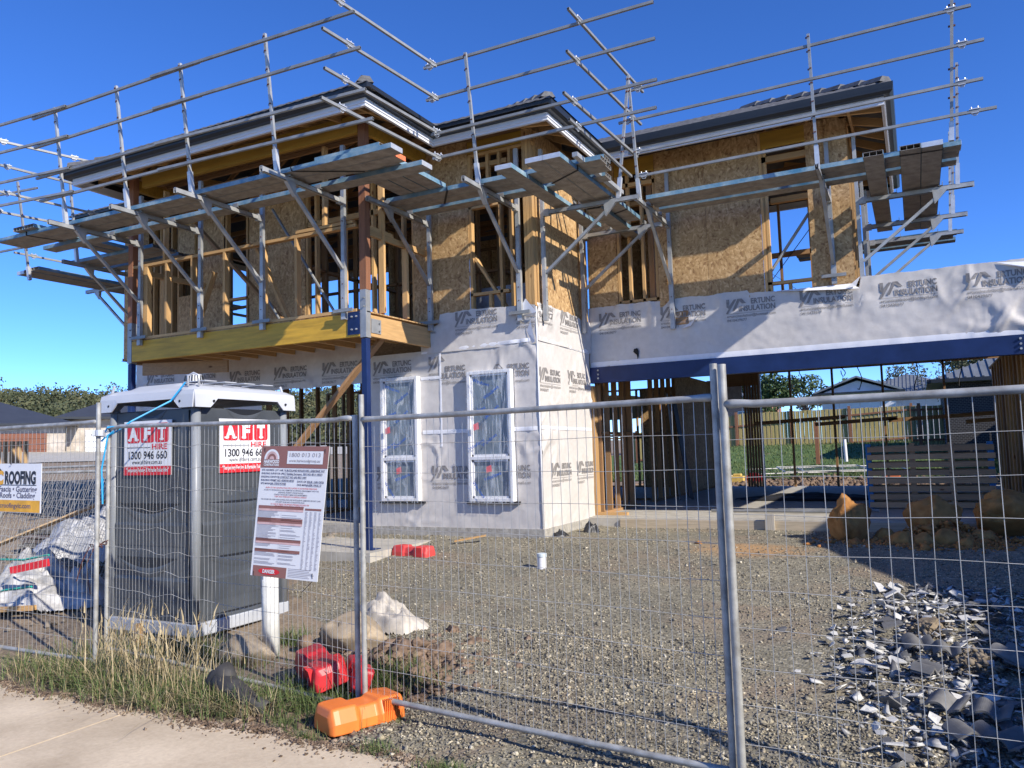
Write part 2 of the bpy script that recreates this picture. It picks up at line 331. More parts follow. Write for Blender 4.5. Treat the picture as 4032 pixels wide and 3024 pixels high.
P = np.concatenate([scatter(44000, -4.5, 1.1, 2.6, 6.4), scatter(50000, -7.5, 1.3, 5.6, 12.2)])
dens = nz(P[:, 0] + 3.3, P[:, 1], 1.7, 1.0) + nz(P[:, 1], P[:, 0], 0.9, 0.7); P = P[rng.uniform(-1.6, 1.2, len(P)) < dens + .35 + np.where(P[:, 1] < 5, .6, 0)]
sz = np.clip(rng.lognormal(-4.85, 0.42, len(P)), 0.004, 0.034) * np.where(P[:, 1] < 5.4, 1.18, 1.0)
stones('gravel', P, sz, MSTONE, 'loose grey crushed rock covering the driveway behind the fence', 'gravel')
n = 3500; X = rng.uniform(-4.4, -2.2, n); Y = rng.uniform(3.8, 6.4, n)
MCLOD = stone_mat('soil_clods', [(0.0, (0.09, 0.06, 0.04)), (0.6, (0.20, 0.14, 0.095)), (1.0, (0.34, 0.27, 0.2))], 20)
P = np.stack([X, Y, groundz(X, Y) + 0.01], -1); stones('soil_crumbs', P, np.clip(rng.lognormal(-4.4, 0.6, n), 0.004, 0.06), MCLOD, 'crumbs of brown soil and small stones between path and gravel', 'soil')
n = 5200; X = rng.uniform(-7.2, -2.4, n); Y = 3.86 - np.abs(rng.normal(0, 0.11, n)) ** 1.3 - 0.04 * np.sin(X * 7)
stones('path_edge_grit', np.stack([X, Y, np.full(n, -0.592)], -1), np.clip(rng.lognormal(-5.1, 0.5, n), 0.002, 0.02), MCLOD, 'grit and soil spilled over the edge of the concrete footpath', 'grit')
# ================================================================ the house
HOUSE = thing('house_under_construction', 'two-storey timber house frame half wrapped in white printed foil with dark tiled roof', 'house', (-4.855, 10.385, 0))
cnt = {}
extra = {}
def part(mb, name, m, parent=None, label=None, smooth=False, bevel=0, cap=92):
    parent = parent or HOUSE
    if parent is HOUSE and cnt.get(name, 0) >= cap:
        extra.setdefault((name, m.name), (MB(), m))[0].add(mb.v, mb.f); return None
    if parent is HOUSE: cnt[name] = cnt.get(name, 0) + 1
    o = build(mb, name, m, parent, smooth=smooth, bevel=bevel)
    if label: o['label'] = label
    return o
def hbox(name, a, b, m, **k): mb = MB(); mb.box(a, b); return part(mb, name, m, **k)
def stud(x, y, z0, z1, wx=0.045, wy=0.09, m=None, name='stud'):
    return hbox(name, (x - wx / 2, y - wy / 2, z0), (x + wx / 2, y + wy / 2, z1), m or MW['z'])
def xrail(x0, x1, y, z, h=0.045, d=0.09, m=None, name='wall_plate'):
    return hbox(name, (x0, y - d / 2, z - h / 2), (x1, y + d / 2, z + h / 2), m or MW['x'])
def yrail(y0, y1, x, z, h=0.045, d=0.09, m=None, name='wall_plate'):
    return hbox(name, (x - d / 2, y0, z - h / 2), (x + d / 2, y1, z + h / 2), m or MW['y'])
# slab and porch slab
hbox('slab', (-13.6, 10.40, -0.35), (-4.86, 21.3, 0.0), MCONC)
hbox('garage_slab', (-4.857, 12.30, -0.35), (2.6, 21.298, -0.003), MCONC)
hbox('slab_rebate', (-4.85, 13.0 - .86, -0.34), (2.6, 12.298, -0.012), MCONC)
hbox('slab_edge', (-13.6, 10.36, -0.36), (-4.83, 10.398, -0.025), MCONCD)
hbox('slab_edge', (-4.856, 10.40, -0.36), (-4.83, 12.2, -0.025), MCONCD)
hbox('porch_slab', (-11.9, 8.45, -0.34), (-6.45, 10.358, -0.17), MCONC)
hbox('formwork_board', (-4.3, 12.1, -0.18), (2.5, 12.138, -0.03), wood('form_board', (0.5, 0.42, 0.3), 'x'))
hbox('formwork_peg', (-2.06, 12.04, -0.26), (-1.93, 12.095, 0.08), wood('peg', (0.5, 0.46, 0.38), 'z'))
# steel posts + brackets
for x, lab in ((-6.73, None), (-11.55, None)):
    p = hbox('steel_post', (x - .045, 8.745, -0.17), (x + .045, 8.835, 2.72), MNAVY, bevel=.006)
    mb = MB(); mb.box((x - .05, 8.735, 2.73), (x + .05, 8.845, 3.4)); part(mb, 'post_sleeve', MGALV, p)
    mb = MB(); mb.box((x - .14, 8.69, -0.168), (x + .14, 8.88, -0.157)); part(mb, 'base_plate', MNAVY, p)
    for z in (3.28, 3.16):
        mb = MB(); mb.tube([(x + .02, 8.735, z), (x + .02, 8.715, z)], .012, 6); part(mb, 'bolt', MGALV2, p)
    hbox('timber_post', (x - .055, 8.74, 3.401), (x + .055, 8.85, 5.9), MR['z'])
mb = MB(); mb.box((-6.99, 8.722, 2.78), (-6.785, 8.734, 3.10)); o = part(mb, 'beam_plate', MNAVY)
for dx, dz in ((.05, .07), (.05, .25), (.13, .07), (.13, .25)):
    q = MB(); q.tube([(-6.96 + dx, 8.722, 2.78 + dz), (-6.96 + dx, 8.70, 2.78 + dz)], .013, 6); part(q, 'bolt', MGALV, o)
mb = MB(); mb.box((-6.672, 8.84, 2.80), (-6.664, 9.06, 3.0)); o = part(mb, 'beam_plate', MGALV)
for dy, dz in ((.17, .04), (.17, .15)):
    q = MB(); q.tube([(-6.664, 8.84 + dy, 2.8 + dz), (-6.64, 8.84 + dy, 2.8 + dz)], .013, 6); part(q, 'bolt', MGALV2, o)
# balcony beams + joists
hbox('balcony_beam', (-11.49, 8.735, 2.75), (-6.79, 8.80, 3.08), MLVL, label='yellow beam along the front of the balcony', bevel=.003)
hbox('side_beam', (-6.745, 8.84, 2.75), (-6.675, 10.36, 3.05), MW['y'], label='raw pine beam on the right side of the balcony')
hbox('side_beam', (-11.6, 8.84, 2.72), (-11.53, 10.36, 3.05), MD['y'])
mb = MB(); mb.bar((-11.35, 8.85, 2.62), (-9.95, 9.35, 2.62), .05, .20); part(mb, 'trimmer', MD['x'])
for i in range(11): hbox('floor_joist', (-11.2 + i * .43, 8.81, 2.86), (-11.155 + i * .43, 10.36, 3.04), MW['y'])
hbox('balcony_floor', (-11.55, 8.76, 3.082), (-6.68, 10.43, 3.10), MOSB)
mb = MB()
vs = [(-6.70 + .03 * math.sin(i * 2.1), 8.85 + i * .1, 3.104 + .006 * math.sin(i * 3)) for i in range(16)]; mb.add(vs + [(x - .35, y, z + .004) for x, y, z in vs], [(i, i + 1, 17 + i, 16 + i) for i in range(15)])
part(mb, 'pink_membrane', M('pink_membrane', (0.62, 0.36, 0.38), 0.6))
# balcony upstand framing
xrail(-11.5, -6.85, 8.79, 4.335); xrail(-11.5, -6.85, 8.79, 3.125); xrail(-7.95, -6.9, 8.79, 4.395)
for x in (-11.185, -10.70, -10.11, -9.40, -7.95, -8.6): stud(x, 8.79, 3.15, 4.31, wx=.1 if x < -11 else .045, wy=.09)
yrail(8.86, 10.35, -6.73, 4.24, h=.09, d=.045); yrail(8.9, 9.5, -6.76, 4.31, h=.09, d=.04)
stud(-6.73, 9.20, 3.13, 5.25, .09, .045); stud(-6.73, 9.78, 3.13, 4.24, .09, .045)
yrail(8.86, 10.35, -11.55, 4.3, h=.09, d=.045); stud(-11.55, 9.4, 3.1, 4.3, .09, .045)
mb = MB(); mb.bar((-9.72, 8.85, 4.05), (-10.15, 8.85, 3.12), .045, .10, (0, 1, 0)); part(mb, 'brace', MW['z'])
mb = MB(); mb.bar((-8.95, 9.0, 4.35), (-8.30, 9.0, 3.14), .045, .09, (0, 1, 0)); part(mb, 'brace', MW['z'])
mb = MB(); mb.bar((-11.0, 9.6, 5.2), (-9.3, 10.2, 3.2), .045, .10, (0, 1, 0)); part(mb, 'brace', MD['z'])
stud(-10.95, 8.95, 4.36, 5.6); stud(-7.6, 9.0, 4.4, 5.7); xrail(-11.4, -9.0, 8.9, 5.45, m=MD['x'])
# upper lintels
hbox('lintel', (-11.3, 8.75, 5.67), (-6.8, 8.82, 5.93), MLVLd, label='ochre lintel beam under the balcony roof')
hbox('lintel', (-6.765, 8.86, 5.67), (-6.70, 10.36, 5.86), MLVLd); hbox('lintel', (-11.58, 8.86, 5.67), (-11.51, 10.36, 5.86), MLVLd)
# ---- walls: upper front (Y 10.385)
Z0, Z1 = 3.10, 5.95
def osb_x(x0, x1, y, z0, z1): return hbox('osb_panel', (x0, y, z0), (x1, y + .012, z1), MOSB)
WY = 10.445
for a, b, c_, d in ((-12.35, -11.93, 4.98, 5.93), (-13.9, -13.2, 3.1, 5.9), (-11.74, -11.17, Z0, 5.93), (-10.53, -9.79, Z0, 5.93), (-9.785, -9.23, Z0, 5.93), (-6.98, -6.53, Z0 + .05, 5.93), (-6.525, -5.965, Z0 + .05, 5.93), (-12.35, -12.0, 3.12, 4.2)):
    osb_x(a, b, 10.388, c_, d)
for x in (-13.06, -12.87, -12.56, -12.38, -11.94, -11.76, -11.12, -10.6, -9.2, -9.0, -8.4, -7.8, -7.2, -7.0, -5.94, -5.24, -5.42): stud(x, WY, Z0 + .05, 5.66)
xrail(-13.9, -4.86, WY + .02, 5.69); xrail(-13.9, -4.86, WY, 3.12); xrail(-13.9, -4.86, WY, 5.93, m=MD['x'])
xrail(-5.96, -5.3, WY, 3.50); xrail(-5.96, -5.3, WY, 5.02); xrail(-9.2, -7.0, WY, 5.1, h=.09); xrail(-5.96, -5.3, WY, 4.86)
stud(-5.62, WY, 3.15, 3.48); stud(-5.62, WY, 5.04, 5.66); xrail(-5.96, -5.3, WY + .04, 5.52, h=.07); xrail(-11.15, -10.55, WY, 4.0)
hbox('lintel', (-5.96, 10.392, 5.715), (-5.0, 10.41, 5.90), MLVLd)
for i, x in enumerate((-4.995, -4.945, -4.895)): hbox('corner_stud', (x - .0225, 10.39, Z0 + .1), (x + .0225, 10.48, 5.92), MW['z'])
mb = MB(); mb.bar((-5.95, 10.5, 4.15), (-5.35, 10.5, 3.2), .04, .09, (0, 1, 0)); part(mb, 'brace', MW['z'])
# bay side (X -4.855)
for y0, y1 in ((10.55, 11.70), (11.705, 12.47)): hbox('osb_panel', (-4.866, y0, Z0 + .02), (-4.854, y1, 5.93), MOSB)
hbox('corner_stud', (-4.872, 10.485, Z0 + .1), (-4.856, 10.545, 5.9), MW['z']); yrail(10.5, 12.5, -4.93, 5.88); yrail(10.5, 12.5, -4.92, 3.12)
for y in (10.9, 11.35, 11.8, 12.2): stud(-4.92, y, Z0, 5.46, .09, .045)
# right upper wall (Y 12.5)
WR = 12.56
for a, b in ((-4.84, -4.32), (-3.61, -2.80), (-2.795, -1.95), (-1.25, -0.98), (-0.975, -0.67)): osb_x(a, b, 12.5, 3.35, 5.95)
for x in (-4.29, -4.1, -3.87, -3.64, -1.86, -1.9, -1.23, -0.70, -2.4, -3.0): stud(x, WR, 3.3, 5.9)
hbox('jamb_stud', (-1.945, 12.498, 3.4), (-1.905, 12.60, 5.92), MW['z'], label='sunlit jamb stud of the right upstairs window')
xrail(-4.3, -3.6, WR, 3.52); xrail(-1.9, -1.24, WR, 3.55, m=MW['x']); xrail(-4.85, -0.66, WR, 5.93)
for z in (5.05, 5.25, 5.50): xrail(-1.9, -1.24, WR + (5.5 - z) * 1.6, z, h=.09); xrail(-4.3, -3.6, WR + (5.5 - z), z, h=.07)
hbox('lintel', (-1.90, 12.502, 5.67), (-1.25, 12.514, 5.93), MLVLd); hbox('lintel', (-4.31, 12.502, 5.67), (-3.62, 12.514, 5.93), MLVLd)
stud(-1.58, WR, 3.4, 3.52)
# east side wall frame
for y in np.arange(12.7, 15.6, .6): stud(-0.71, y, 3.1, 5.9, .09, .045)
yrail(12.5, 15.6, -0.71, 5.93); yrail(12.5, 15.6, -0.71, 3.12)
yrail(12.6, 13.2, -0.70, 3.36, h=.05)
# upstairs floor deck
hbox('upper_floor', (-13.9, 10.5, 3.05), (-4.93, 15.6, 3.095), MOSB)
hbox('upper_floor', (-4.92, 12.66, 3.06), (-0.66, 15.6, 3.09), MOSB)
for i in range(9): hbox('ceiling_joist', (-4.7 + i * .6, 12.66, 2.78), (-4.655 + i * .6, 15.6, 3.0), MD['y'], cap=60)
hbox('garage_shade_sheet', (-4.80, 12.72, 3.012), (1.7, 21.2, 3.04), MGUT)  # unseen sheet added to keep the sun out of the garage
hbox('rear_roof_sheet', (-13.6, 15.7, 3.2), (-4.9, 21.2, 3.24), MGUT)
# interior and back framing
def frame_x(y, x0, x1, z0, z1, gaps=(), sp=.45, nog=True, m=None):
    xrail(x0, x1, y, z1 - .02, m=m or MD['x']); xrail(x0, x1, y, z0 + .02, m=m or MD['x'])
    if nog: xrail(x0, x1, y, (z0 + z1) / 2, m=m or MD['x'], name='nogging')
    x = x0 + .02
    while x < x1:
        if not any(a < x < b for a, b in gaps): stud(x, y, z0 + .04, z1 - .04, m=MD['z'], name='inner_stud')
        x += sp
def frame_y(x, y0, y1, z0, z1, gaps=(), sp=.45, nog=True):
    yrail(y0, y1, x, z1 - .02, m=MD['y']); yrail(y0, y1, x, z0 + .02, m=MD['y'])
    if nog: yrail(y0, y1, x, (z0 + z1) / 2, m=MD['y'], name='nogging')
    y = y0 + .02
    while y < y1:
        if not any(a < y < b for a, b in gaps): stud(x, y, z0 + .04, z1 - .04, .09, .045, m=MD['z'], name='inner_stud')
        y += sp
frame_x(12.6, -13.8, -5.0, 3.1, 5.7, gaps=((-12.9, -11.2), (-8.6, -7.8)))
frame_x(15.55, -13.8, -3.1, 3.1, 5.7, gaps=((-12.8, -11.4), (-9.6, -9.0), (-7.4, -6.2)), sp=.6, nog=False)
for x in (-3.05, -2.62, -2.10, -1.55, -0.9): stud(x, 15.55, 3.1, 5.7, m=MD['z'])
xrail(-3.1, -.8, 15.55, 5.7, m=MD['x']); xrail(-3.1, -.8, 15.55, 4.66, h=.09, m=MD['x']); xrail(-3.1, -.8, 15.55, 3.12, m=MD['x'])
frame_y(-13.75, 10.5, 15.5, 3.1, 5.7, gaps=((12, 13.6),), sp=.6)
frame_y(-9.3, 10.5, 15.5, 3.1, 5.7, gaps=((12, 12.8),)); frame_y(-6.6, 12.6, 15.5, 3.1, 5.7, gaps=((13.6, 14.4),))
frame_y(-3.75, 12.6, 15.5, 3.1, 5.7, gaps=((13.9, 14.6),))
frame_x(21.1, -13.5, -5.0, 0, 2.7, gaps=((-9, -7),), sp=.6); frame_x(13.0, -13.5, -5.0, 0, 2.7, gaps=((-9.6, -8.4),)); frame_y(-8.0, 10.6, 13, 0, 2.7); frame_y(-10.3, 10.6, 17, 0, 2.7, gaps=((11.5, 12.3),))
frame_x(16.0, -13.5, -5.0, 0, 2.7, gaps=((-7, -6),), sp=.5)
# OSB / bracing sheets far inside + west upstairs wall so the inside stays dim
hbox('osb_panel', (-13.8, 10.5, 3.15), (-13.79, 12.0, 5.9), MOSB); hbox('osb_panel', (-13.8, 14.0, 3.15), (-13.79, 15.5, 5.9), MOSB)
for a, b in ((-11.0, -9.9), (-8.8, -7.6), (-6.0, -3.2)): hbox('osb_panel', (a, 15.6, 3.15), (b, 15.61, 5.9), MOSB)
for a, b in ((-13.5, -9.2), (-6.8, -5.0)): hbox('osb_panel', (a, 21.15, 0.02), (b, 21.16, 2.7), MOSB)
hbox('osb_panel', (-6.3, 12.66, 3.15), (-5.2, 12.67, 5.8), MOSB); hbox('osb_panel', (-9.36, 13.0, 3.15), (-9.35, 14.4, 5.8), MOSB)
mb = MB(); mb.tube([(-1.24, 12.68, 4.64), (-1.96, 12.66, 3.64)], .024, 8); part(mb, 'steel_prop', MGALV2)
mb = MB(); mb.tube([(-9.5, 9.9, 5.3), (-7.85, 9.6, 3.2)], .022, 8); part(mb, 'steel_prop', MGALV2)
mb = MB(); mb.tube([(-10.2, 9.9, 4.6), (-9.1, 9.8, 3.15)], .02, 8); part(mb, 'steel_prop', MGALV2)
for p, q in (((-3.0, 15.48, 3.3), (-1.2, 15.48, 5.5)), ((-3.0, 15.48, 4.9), (-1.4, 15.48, 3.6))):
    mb = MB(); mb.bar(p, q, .005, .04, (0, 1, 0)); part(mb, 'strap_brace', MSTRAP)
# stack of plasterboard / white things upstairs in the bay window
mb = MB(); mb.box((-6.2, 10.9, 3.1), (-5.2, 12.2, 3.62)); mb.box((-6.1, 11.0, 3.62), (-5.3, 12.3, 3.72)); o = part(mb, 'stacked_sheet', M('pale_boards', (0.35, 0.38, 0.44), 0.6))
# ---- garage
frame_y(-4.80, 12.62, 14.6, 0.0, 2.72, sp=.40, nog=True)
hbox('garage_corner_stud', (-4.85, 12.42, 0.0), (-4.80, 12.58, 2.15), MW['z'])
xrail(-4.85, -4.3, 12.5, .022)
frame_y(-4.80, 15.6, 21.1, 0.0, 2.72, sp=.45)
hbox('osb_panel', (-4.72, 17.2, 0.05), (-4.71, 20.9, 2.7), MOSB)
RY = 21.0
for x in (-3.93, -3.86, -3.79, -3.72, -3.65, -3.58): hbox('stud', (x - .022, RY - .05, 0), (x + .022, RY + .05, 2.9), MD['z'])
for x in (-2.80, -1.80, -0.68, 0.62): stud(x, RY, 0, 2.95, .05, .09, m=MD['z'])
for x0, x1, z in ((-3.7, -1.55, 1.65), (-2.25, -.4, 1.57), (-.6, 1.6, 1.60), (1.0, 2.4, 1.5)): mb = MB(); mb.bar((x0, RY - .07, z - .04), (x1, RY - .07, z + .04), .04, .09); part(mb, 'nogging', MD['x'])
xrail(-4.8, 2.4, RY, 2.93, m=MD['x'], h=.09); hbox('lintel', (-4.8, RY - .03, 2.6), (-3.55, RY + .03, 2.9), MD['x'])
hbox('wrap_strip', (-3.56, RY - .04, .0), (-3.52, RY + .05, 2.9), MWHITE)
hbox('back_window', (-4.93, 21.12, 2.23), (-4.02, 21.14, 2.80), M('white_board', (0.6, 0.6, 0.62), 0.5))
mb = MB(); mb.box((-4.66, 20.55, .05), (-4.58, 20.9, 2.2)); part(mb, 'wrapped_jamb', MWHITE)
hbox('osb_panel', (-4.79, 20.94, 0.05), (-4.70, 20.95, 2.6), MOSB)
# right-hand garage wall: doubled studs and battens
for i in range(34):
    y = 13.4 + i * .2
    hbox('garage_wall_batten', (1.52 + .015 * (i % 3), y, .02), (1.60, y + .155, 2.62), MW['z'] if i % 4 else MD['z'], cap=40)
hbox('garage_wall_back', (1.62, 12.7, 0.02), (1.64, 21.0, 2.7), MW['z'])
yrail(12.7, 21, 1.58, 2.66)
for (x, dz) in ((-3.1, .7), (-2.45, .5), (-1.15, .8), (0.05, .9), (0.95, 1.0), (-1.5, .35)):
    mb = MB(); pts = [(x + .05 * math.sin(i * .8 + x), RY - .5, 2.9 - dz * i / 8 + (.12 * max(0, i - 6))) for i in range(9)]
    mb.tube(pts, .011, 5); part(mb, 'hanging_strap', MSTRAP)
mb = MB(); mb.bar((-4.2, 16.2, 0.02), (-4.6, 16.6, 2.15), .02, .3, (0, 1, 0)); part(mb, 'leaning_board', M('dark_board', (0.05, 0.05, 0.055), 0.6))
mb = MB(); mb.bar((-4.35, 15.9, 0.02), (-4.62, 16.2, 2.2), .012, .1, (0, 1, 0)); part(mb, 'leaning_board', MGALV2)
# navy garage lintel beam
gb = hbox('garage_beam', (-4.853, 12.44, 2.20), (1.75, 12.50, 2.46), MNAVY, label='navy steel beam over the garage opening')
mb = MB(); mb.box((-4.853, 12.40, 2.195), (1.75, 12.56, 2.205)); part(mb, 'flange', MNAVY, gb)
for x in (-4.70, 1.30):
    for z in (2.27, 2.335, 2.405):
        mb = MB(); mb.tube([(x, 12.44, z), (x, 12.415, z)], .016, 8); part(mb, 'bolt', MGALV, gb)
# parapet frame behind garage wrap
for x in np.arange(-4.7, 1.7, .45): stud(x, 12.60, 2.47, 3.40)
xrail(-0.66, 1.8, 12.57, 3.455); xrail(-4.8, 1.8, 12.60, 3.40)
# diagonal timber prop
mb = MB(); mb.bar((-6.80, 9.36, 2.86), (-9.35, 8.66, -0.14), .045, .12, (0, 1, 0)); part(mb, 'diagonal_prop', wood('prop_timber', (0.42, 0.24, 0.11), 'z'))
# ---- foil wrap ------------------------------------------------
def wdisp(u, z, seed=0.0, amp=1.0):
    a = .010 * fbm(u * .9 + seed, z * 1.1, 0) + .0015 * fbm(u * 5 + seed, z * 3.2, 3.3)
    r = noise.noise(Vector((u * 2.4 + z * 1.1 + seed, z * 2.0 - u * .5, 7.7))); r2 = noise.noise(Vector((u * 4.1 - z * 3.0, z * 1.4 + u * 1.0 + seed, 1.7)))
    m1 = max(0, noise.noise(Vector((u * .8 + seed, z * 1.3, 3.1))) * 2.2)
    return amp * (a + m1 * (.020 * max(0, 1 - abs(r) * 5) + .014 * max(0, 1 - abs(r2) * 6)) + .003 * m1 * max(0, 1 - abs(noise.noise(Vector((u * 7 + seed, z * 1.6 + u, 9.1)))) * 4)) + .008
def wrap_sheet(name, F, u0, u1, z0, z1, seed=0, holes=(), top=None, bot=None, step=.03, amp=1.0, label=None):
    nu = max(2, int((u1 - u0) / step)); nzv = max(2, int((z1 - z0) / step)); vs = []; fs = []
    for j in range(nzv + 1):
        for i in range(nu + 1):
            u = u0 + (u1 - u0) * i / nu; t = j / nzv; za = z0 + (bot(u) if bot else 0); zb = z1 + (top(u) if top else 0); z = za + (zb - za) * t
            vs.append(F(u, z, wdisp(u, z, seed, amp)))
    for j in range(nzv):
        for i in range(nu):
            uc = u0 + (u1 - u0) * (i + .5) / nu; zc = z0 + (z1 - z0) * (j + .5) / nzv
            if any(a < uc < b and c_ < zc < d for a, b, c_, d in holes): continue
            k = j * (nu + 1) + i; fs.append((k, k + 1, k + nu + 2, k + nu + 1))
    mb = MB(); mb.add(vs, fs); return part(mb, name, MWRAP, smooth=True, label=label)
FF = lambda u, z, d=0: (u, 10.385 - d, z)
FS = lambda u, z, d=0: (-4.855 + d, u, z)
FG = lambda u, z, d=0: (u, 12.5 - d, z)
def edge(a, s, k=9): return lambda u: a * fbm(u * 1.7 + s, s) + a * .5 * fbm(u * k, s)
W1, W2, W1b, W2b = -7.62, -6.02, -6.92, -5.28
front_holes = ((-7.60, -6.90, .37, 2.31), (-6.0, -5.26, .37, 2.31), (-10.22, -7.9, -1, 2.26))
w_front = wrap_sheet('wall_wrap', FF, -8.0, -4.852, -0.03, 2.70, 0, front_holes[:2] + ((-8.1, -7.9, -1, 2.2),), bot=edge(.012, 3))
def toptop(u):
    if u < -6.5: return -.14 - .35 * max(0, (-6.5 - u)) + .02 * fbm(u * 4, 1)
    if u > -5.05: return .02 - .25 * (u + 5.05)
    return .02 * math.sin((u + 6.5) * 3) + .012 * fbm(u * 6, 2)
w_top = wrap_sheet('wall_wrap', lambda u, z, d=0: (u, 10.372 - d, z), -6.86, -4.85, 2.655, 3.25, 5, top=toptop, amp=1.5)
w_left = wrap_sheet('wall_wrap', lambda u, z, d=0: (u, 10.38 - d, z), -13.5, -7.98, 2.27, 3.02, 9, bot=edge(.02, 2), amp=1.4)
wrap_sheet('wall_wrap', lambda u, z, d=0: (u, 10.382 - d, z), -13.5, -10.22, -.02, 2.29, 12)
w_side = wrap_sheet('wall_wrap', FS, 10.372, 12.42, -.03, 2.74, 15, bot=edge(.01, 3), amp=1.0)
w_stop = wrap_sheet('wall_wrap', lambda u, z, d=0: (-4.842 + d, u, z), 10.37, 12.48, 2.70, 3.26, 18, top=lambda u: .03 * fbm(u * 2, 5) - .05 * max(0, u - 11.6), amp=1.6)
def gtop(u):
    if -2.2 < u < -.62: return -.03 - .06 * (u + 2.2) + .015 * fbm(u * 6, 2)
    if u >= -.62: return .02 + .012 * fbm(u * 3, 8)
    return .01 + .02 * fbm(u * 3, 6)
w_gar = wrap_sheet('wall_wrap', FG, -4.86, 1.75, 2.455, 3.47, 21, top=gtop, holes=((-3.36, -3.15, 3.05, 3.26),), amp=1.7)
mb = MB(); mb.add([FG(-1.9, 3.42, .03), FG(-.72, 3.40, .05), FG(-.62, 3.31, .09), FG(-1.0, 3.33, .11), FG(-1.4, 3.37, .07)], [(0, 1, 2, 3, 4)][:1]); part(mb, 'torn_flap', MTAPE); mb = MB(); mb.add([FG(-.6, 3.50, .02), FG(-.66, 3.34, .12), FG(-.9, 3.32, .08), FG(-.72, 3.40, .05)], [(0, 1, 2, 3)])
part(mb, 'torn_flap', MTAPE); mb = MB(); mb.add([FG(1.1, 3.47, .02), FG(1.62, 3.42, .05), FG(1.6, 3.30, .12), FG(1.38, 3.36, .07)], [(0, 1, 2, 3)]); part(mb, 'torn_flap', MTAPE)
mb = MB(); mb.add([FF(-5.18, 3.08, .03), FF(-5.0, 3.33, .05), FF(-4.80, 3.10, .10), FF(-4.86, 3.06, .05)], [(0, 1, 2, 3)]); part(mb, 'torn_flap', MTAPE); mb = MB(); mb.add([FF(-5.0, 2.85, .03), FF(-4.93, 3.0, .05), FF(-4.86, 2.68, .06), FF(-4.92, 2.66, .04)], [(0, 1, 2, 3)])
part(mb, 'torn_flap', MTAPE)
for a, b, c_ in ((-3.35, -3.02, 3.06),): mb = MB(); mb.box((a, 12.50, 3.05), (b + .02, 12.53, 3.26)); part(mb, 'exposed_timber', MD['x']); mb = MB(); mb.add([FG(-3.1, 3.08, .03), FG(-2.98, 3.17, .05), FG(-3.1, 3.0, .09), FG(-3.25, 2.98, .06)], [(0, 1, 2, 3)]); part(mb, 'torn_flap', MTAPE)
mb = MB(); poly(mb, [(-4.08, 2.72), (-4.02, 2.73), (-3.995, 2.68), (-4.0, 2.60), (-4.02, 2.54), (-4.035, 2.62), (-4.09, 2.67)], lambda u, z: (u, 12.482, z)); part(mb, 'hole', MHOLE)  # flat black patch paints the shade behind a small tear
# tape lines
def tape(F, pts, w_, seed):
    mb = MB(); (u0, z0), (u1, z1) = pts; n = max(2, int(math.hypot(u1 - u0, z1 - z0) / .05)); L = math.hypot(u1 - u0, z1 - z0); nx_, nz_ = -(z1 - z0) / L * w_ / 2, (u1 - u0) / L * w_ / 2; vs = []
    for i in range(n + 1):
        t = i / n; u, z = u0 + (u1 - u0) * t, z0 + (z1 - z0) * t; d = wdisp(u, z, seed) + .007 + .006 * fbm(t * 9, u0)
        vs += [F(u - nx_, z - nz_, d), F(u, z, d + .004), F(u + nx_, z + nz_, d)]
    mb.add(vs, [(3 * i, 3 * i + 1, 3 * i + 4, 3 * i + 3) for i in range(n)] + [(3 * i + 1, 3 * i + 2, 3 * i + 5, 3 * i + 4) for i in range(n)]); part(mb, 'seam_tape', MTAPE, smooth=True)
tape(FF, ((-6.86, 2.68), (-4.86, 2.72)), .055, 0); tape(FF, ((-6.86, 1.43), (-4.88, 1.42)), .06, 0); tape(FF, ((-6.52, 1.2), (-6.52, 2.66)), .04, 0); tape(FF, ((-6.88, 2.27), (-6.5, 2.27)), .05, 0); tape(FF, ((-7.9, 2.22), (-7.9, .0)), .06, 0)
tape(FS, ((10.4, 2.74), (12.4, 2.72)), .07, 15); tape(FS, ((10.4, 1.43), (12.4, 1.42)), .05, 15)
tape(FG, ((-4.84, 2.50), (1.7, 2.50)), .10, 21)
mb = MB(); mb.tube([(-4.848, 10.376, 0), (-4.845, 10.37, 1.4), (-4.85, 10.374, 2.7), (-4.845, 10.37, 3.2)], .013, 6); part(mb, 'corner_fold', MTAPE, smooth=True)
# printed logos ---------------------------------------------------
def logo(F, seed, u0, z0, parent, scale=1.0, clip=None, amp=1.0, mirror=False):
    G = lambda u, v: F(u0 + u * scale, z0 + v * scale, wdisp(u0 + u * scale, z0 + v * scale, seed, amp) + .007)
    mb = MB()
    poly(mb, [(0.0, .27), (.045, .27), (.045, .175), (.115, .265), (.155, .265), (.02, .045), (-.015, .045), (.03, .125), (.0, .15)], G)
    poly(mb, [(.17, .27), (.235, .27), (.30, .19), (.24, .19), (.20, .23), (.125, .085), (.085, .085)], G)
    put_text(mb, 'ERTUNC', .115, (.37, .175), G, .004, width=.36); put_text(mb, 'INSULATION', .115, (.19, .07), G, .004, width=.54)
    rect(mb, .0, .037, .73, .041, G); put_text(mb, 'ertuncinsulation@hotmail.com', .06, (0, -.02), G, .0005, width=.73); put_text(mb, '0410429677', .06, (0, -.085), G, .0005, width=.30)
    if clip:
        keep = [f for f in mb.f if clip(*[sum(c) / len(f) for c in zip(*[mb.v[i] for i in f])])]; mb.f = keep
    if parent is None: return
    part(mb, 'printed_logo', MINK, parent)
hole = lambda x, y, z: not any(a - .03 < x < b + .03 and c_ < z < d for a, b, c_, d in front_holes)
for u in (-4.67, -3.605, -2.54, -1.45, -.355, .73): logo(FG, 21, u, 3.095, w_gar, clip=lambda x, y, z: z < 3.46, amp=1.7)
FT = lambda u, z, d=0: (u, 10.372 - d, z)
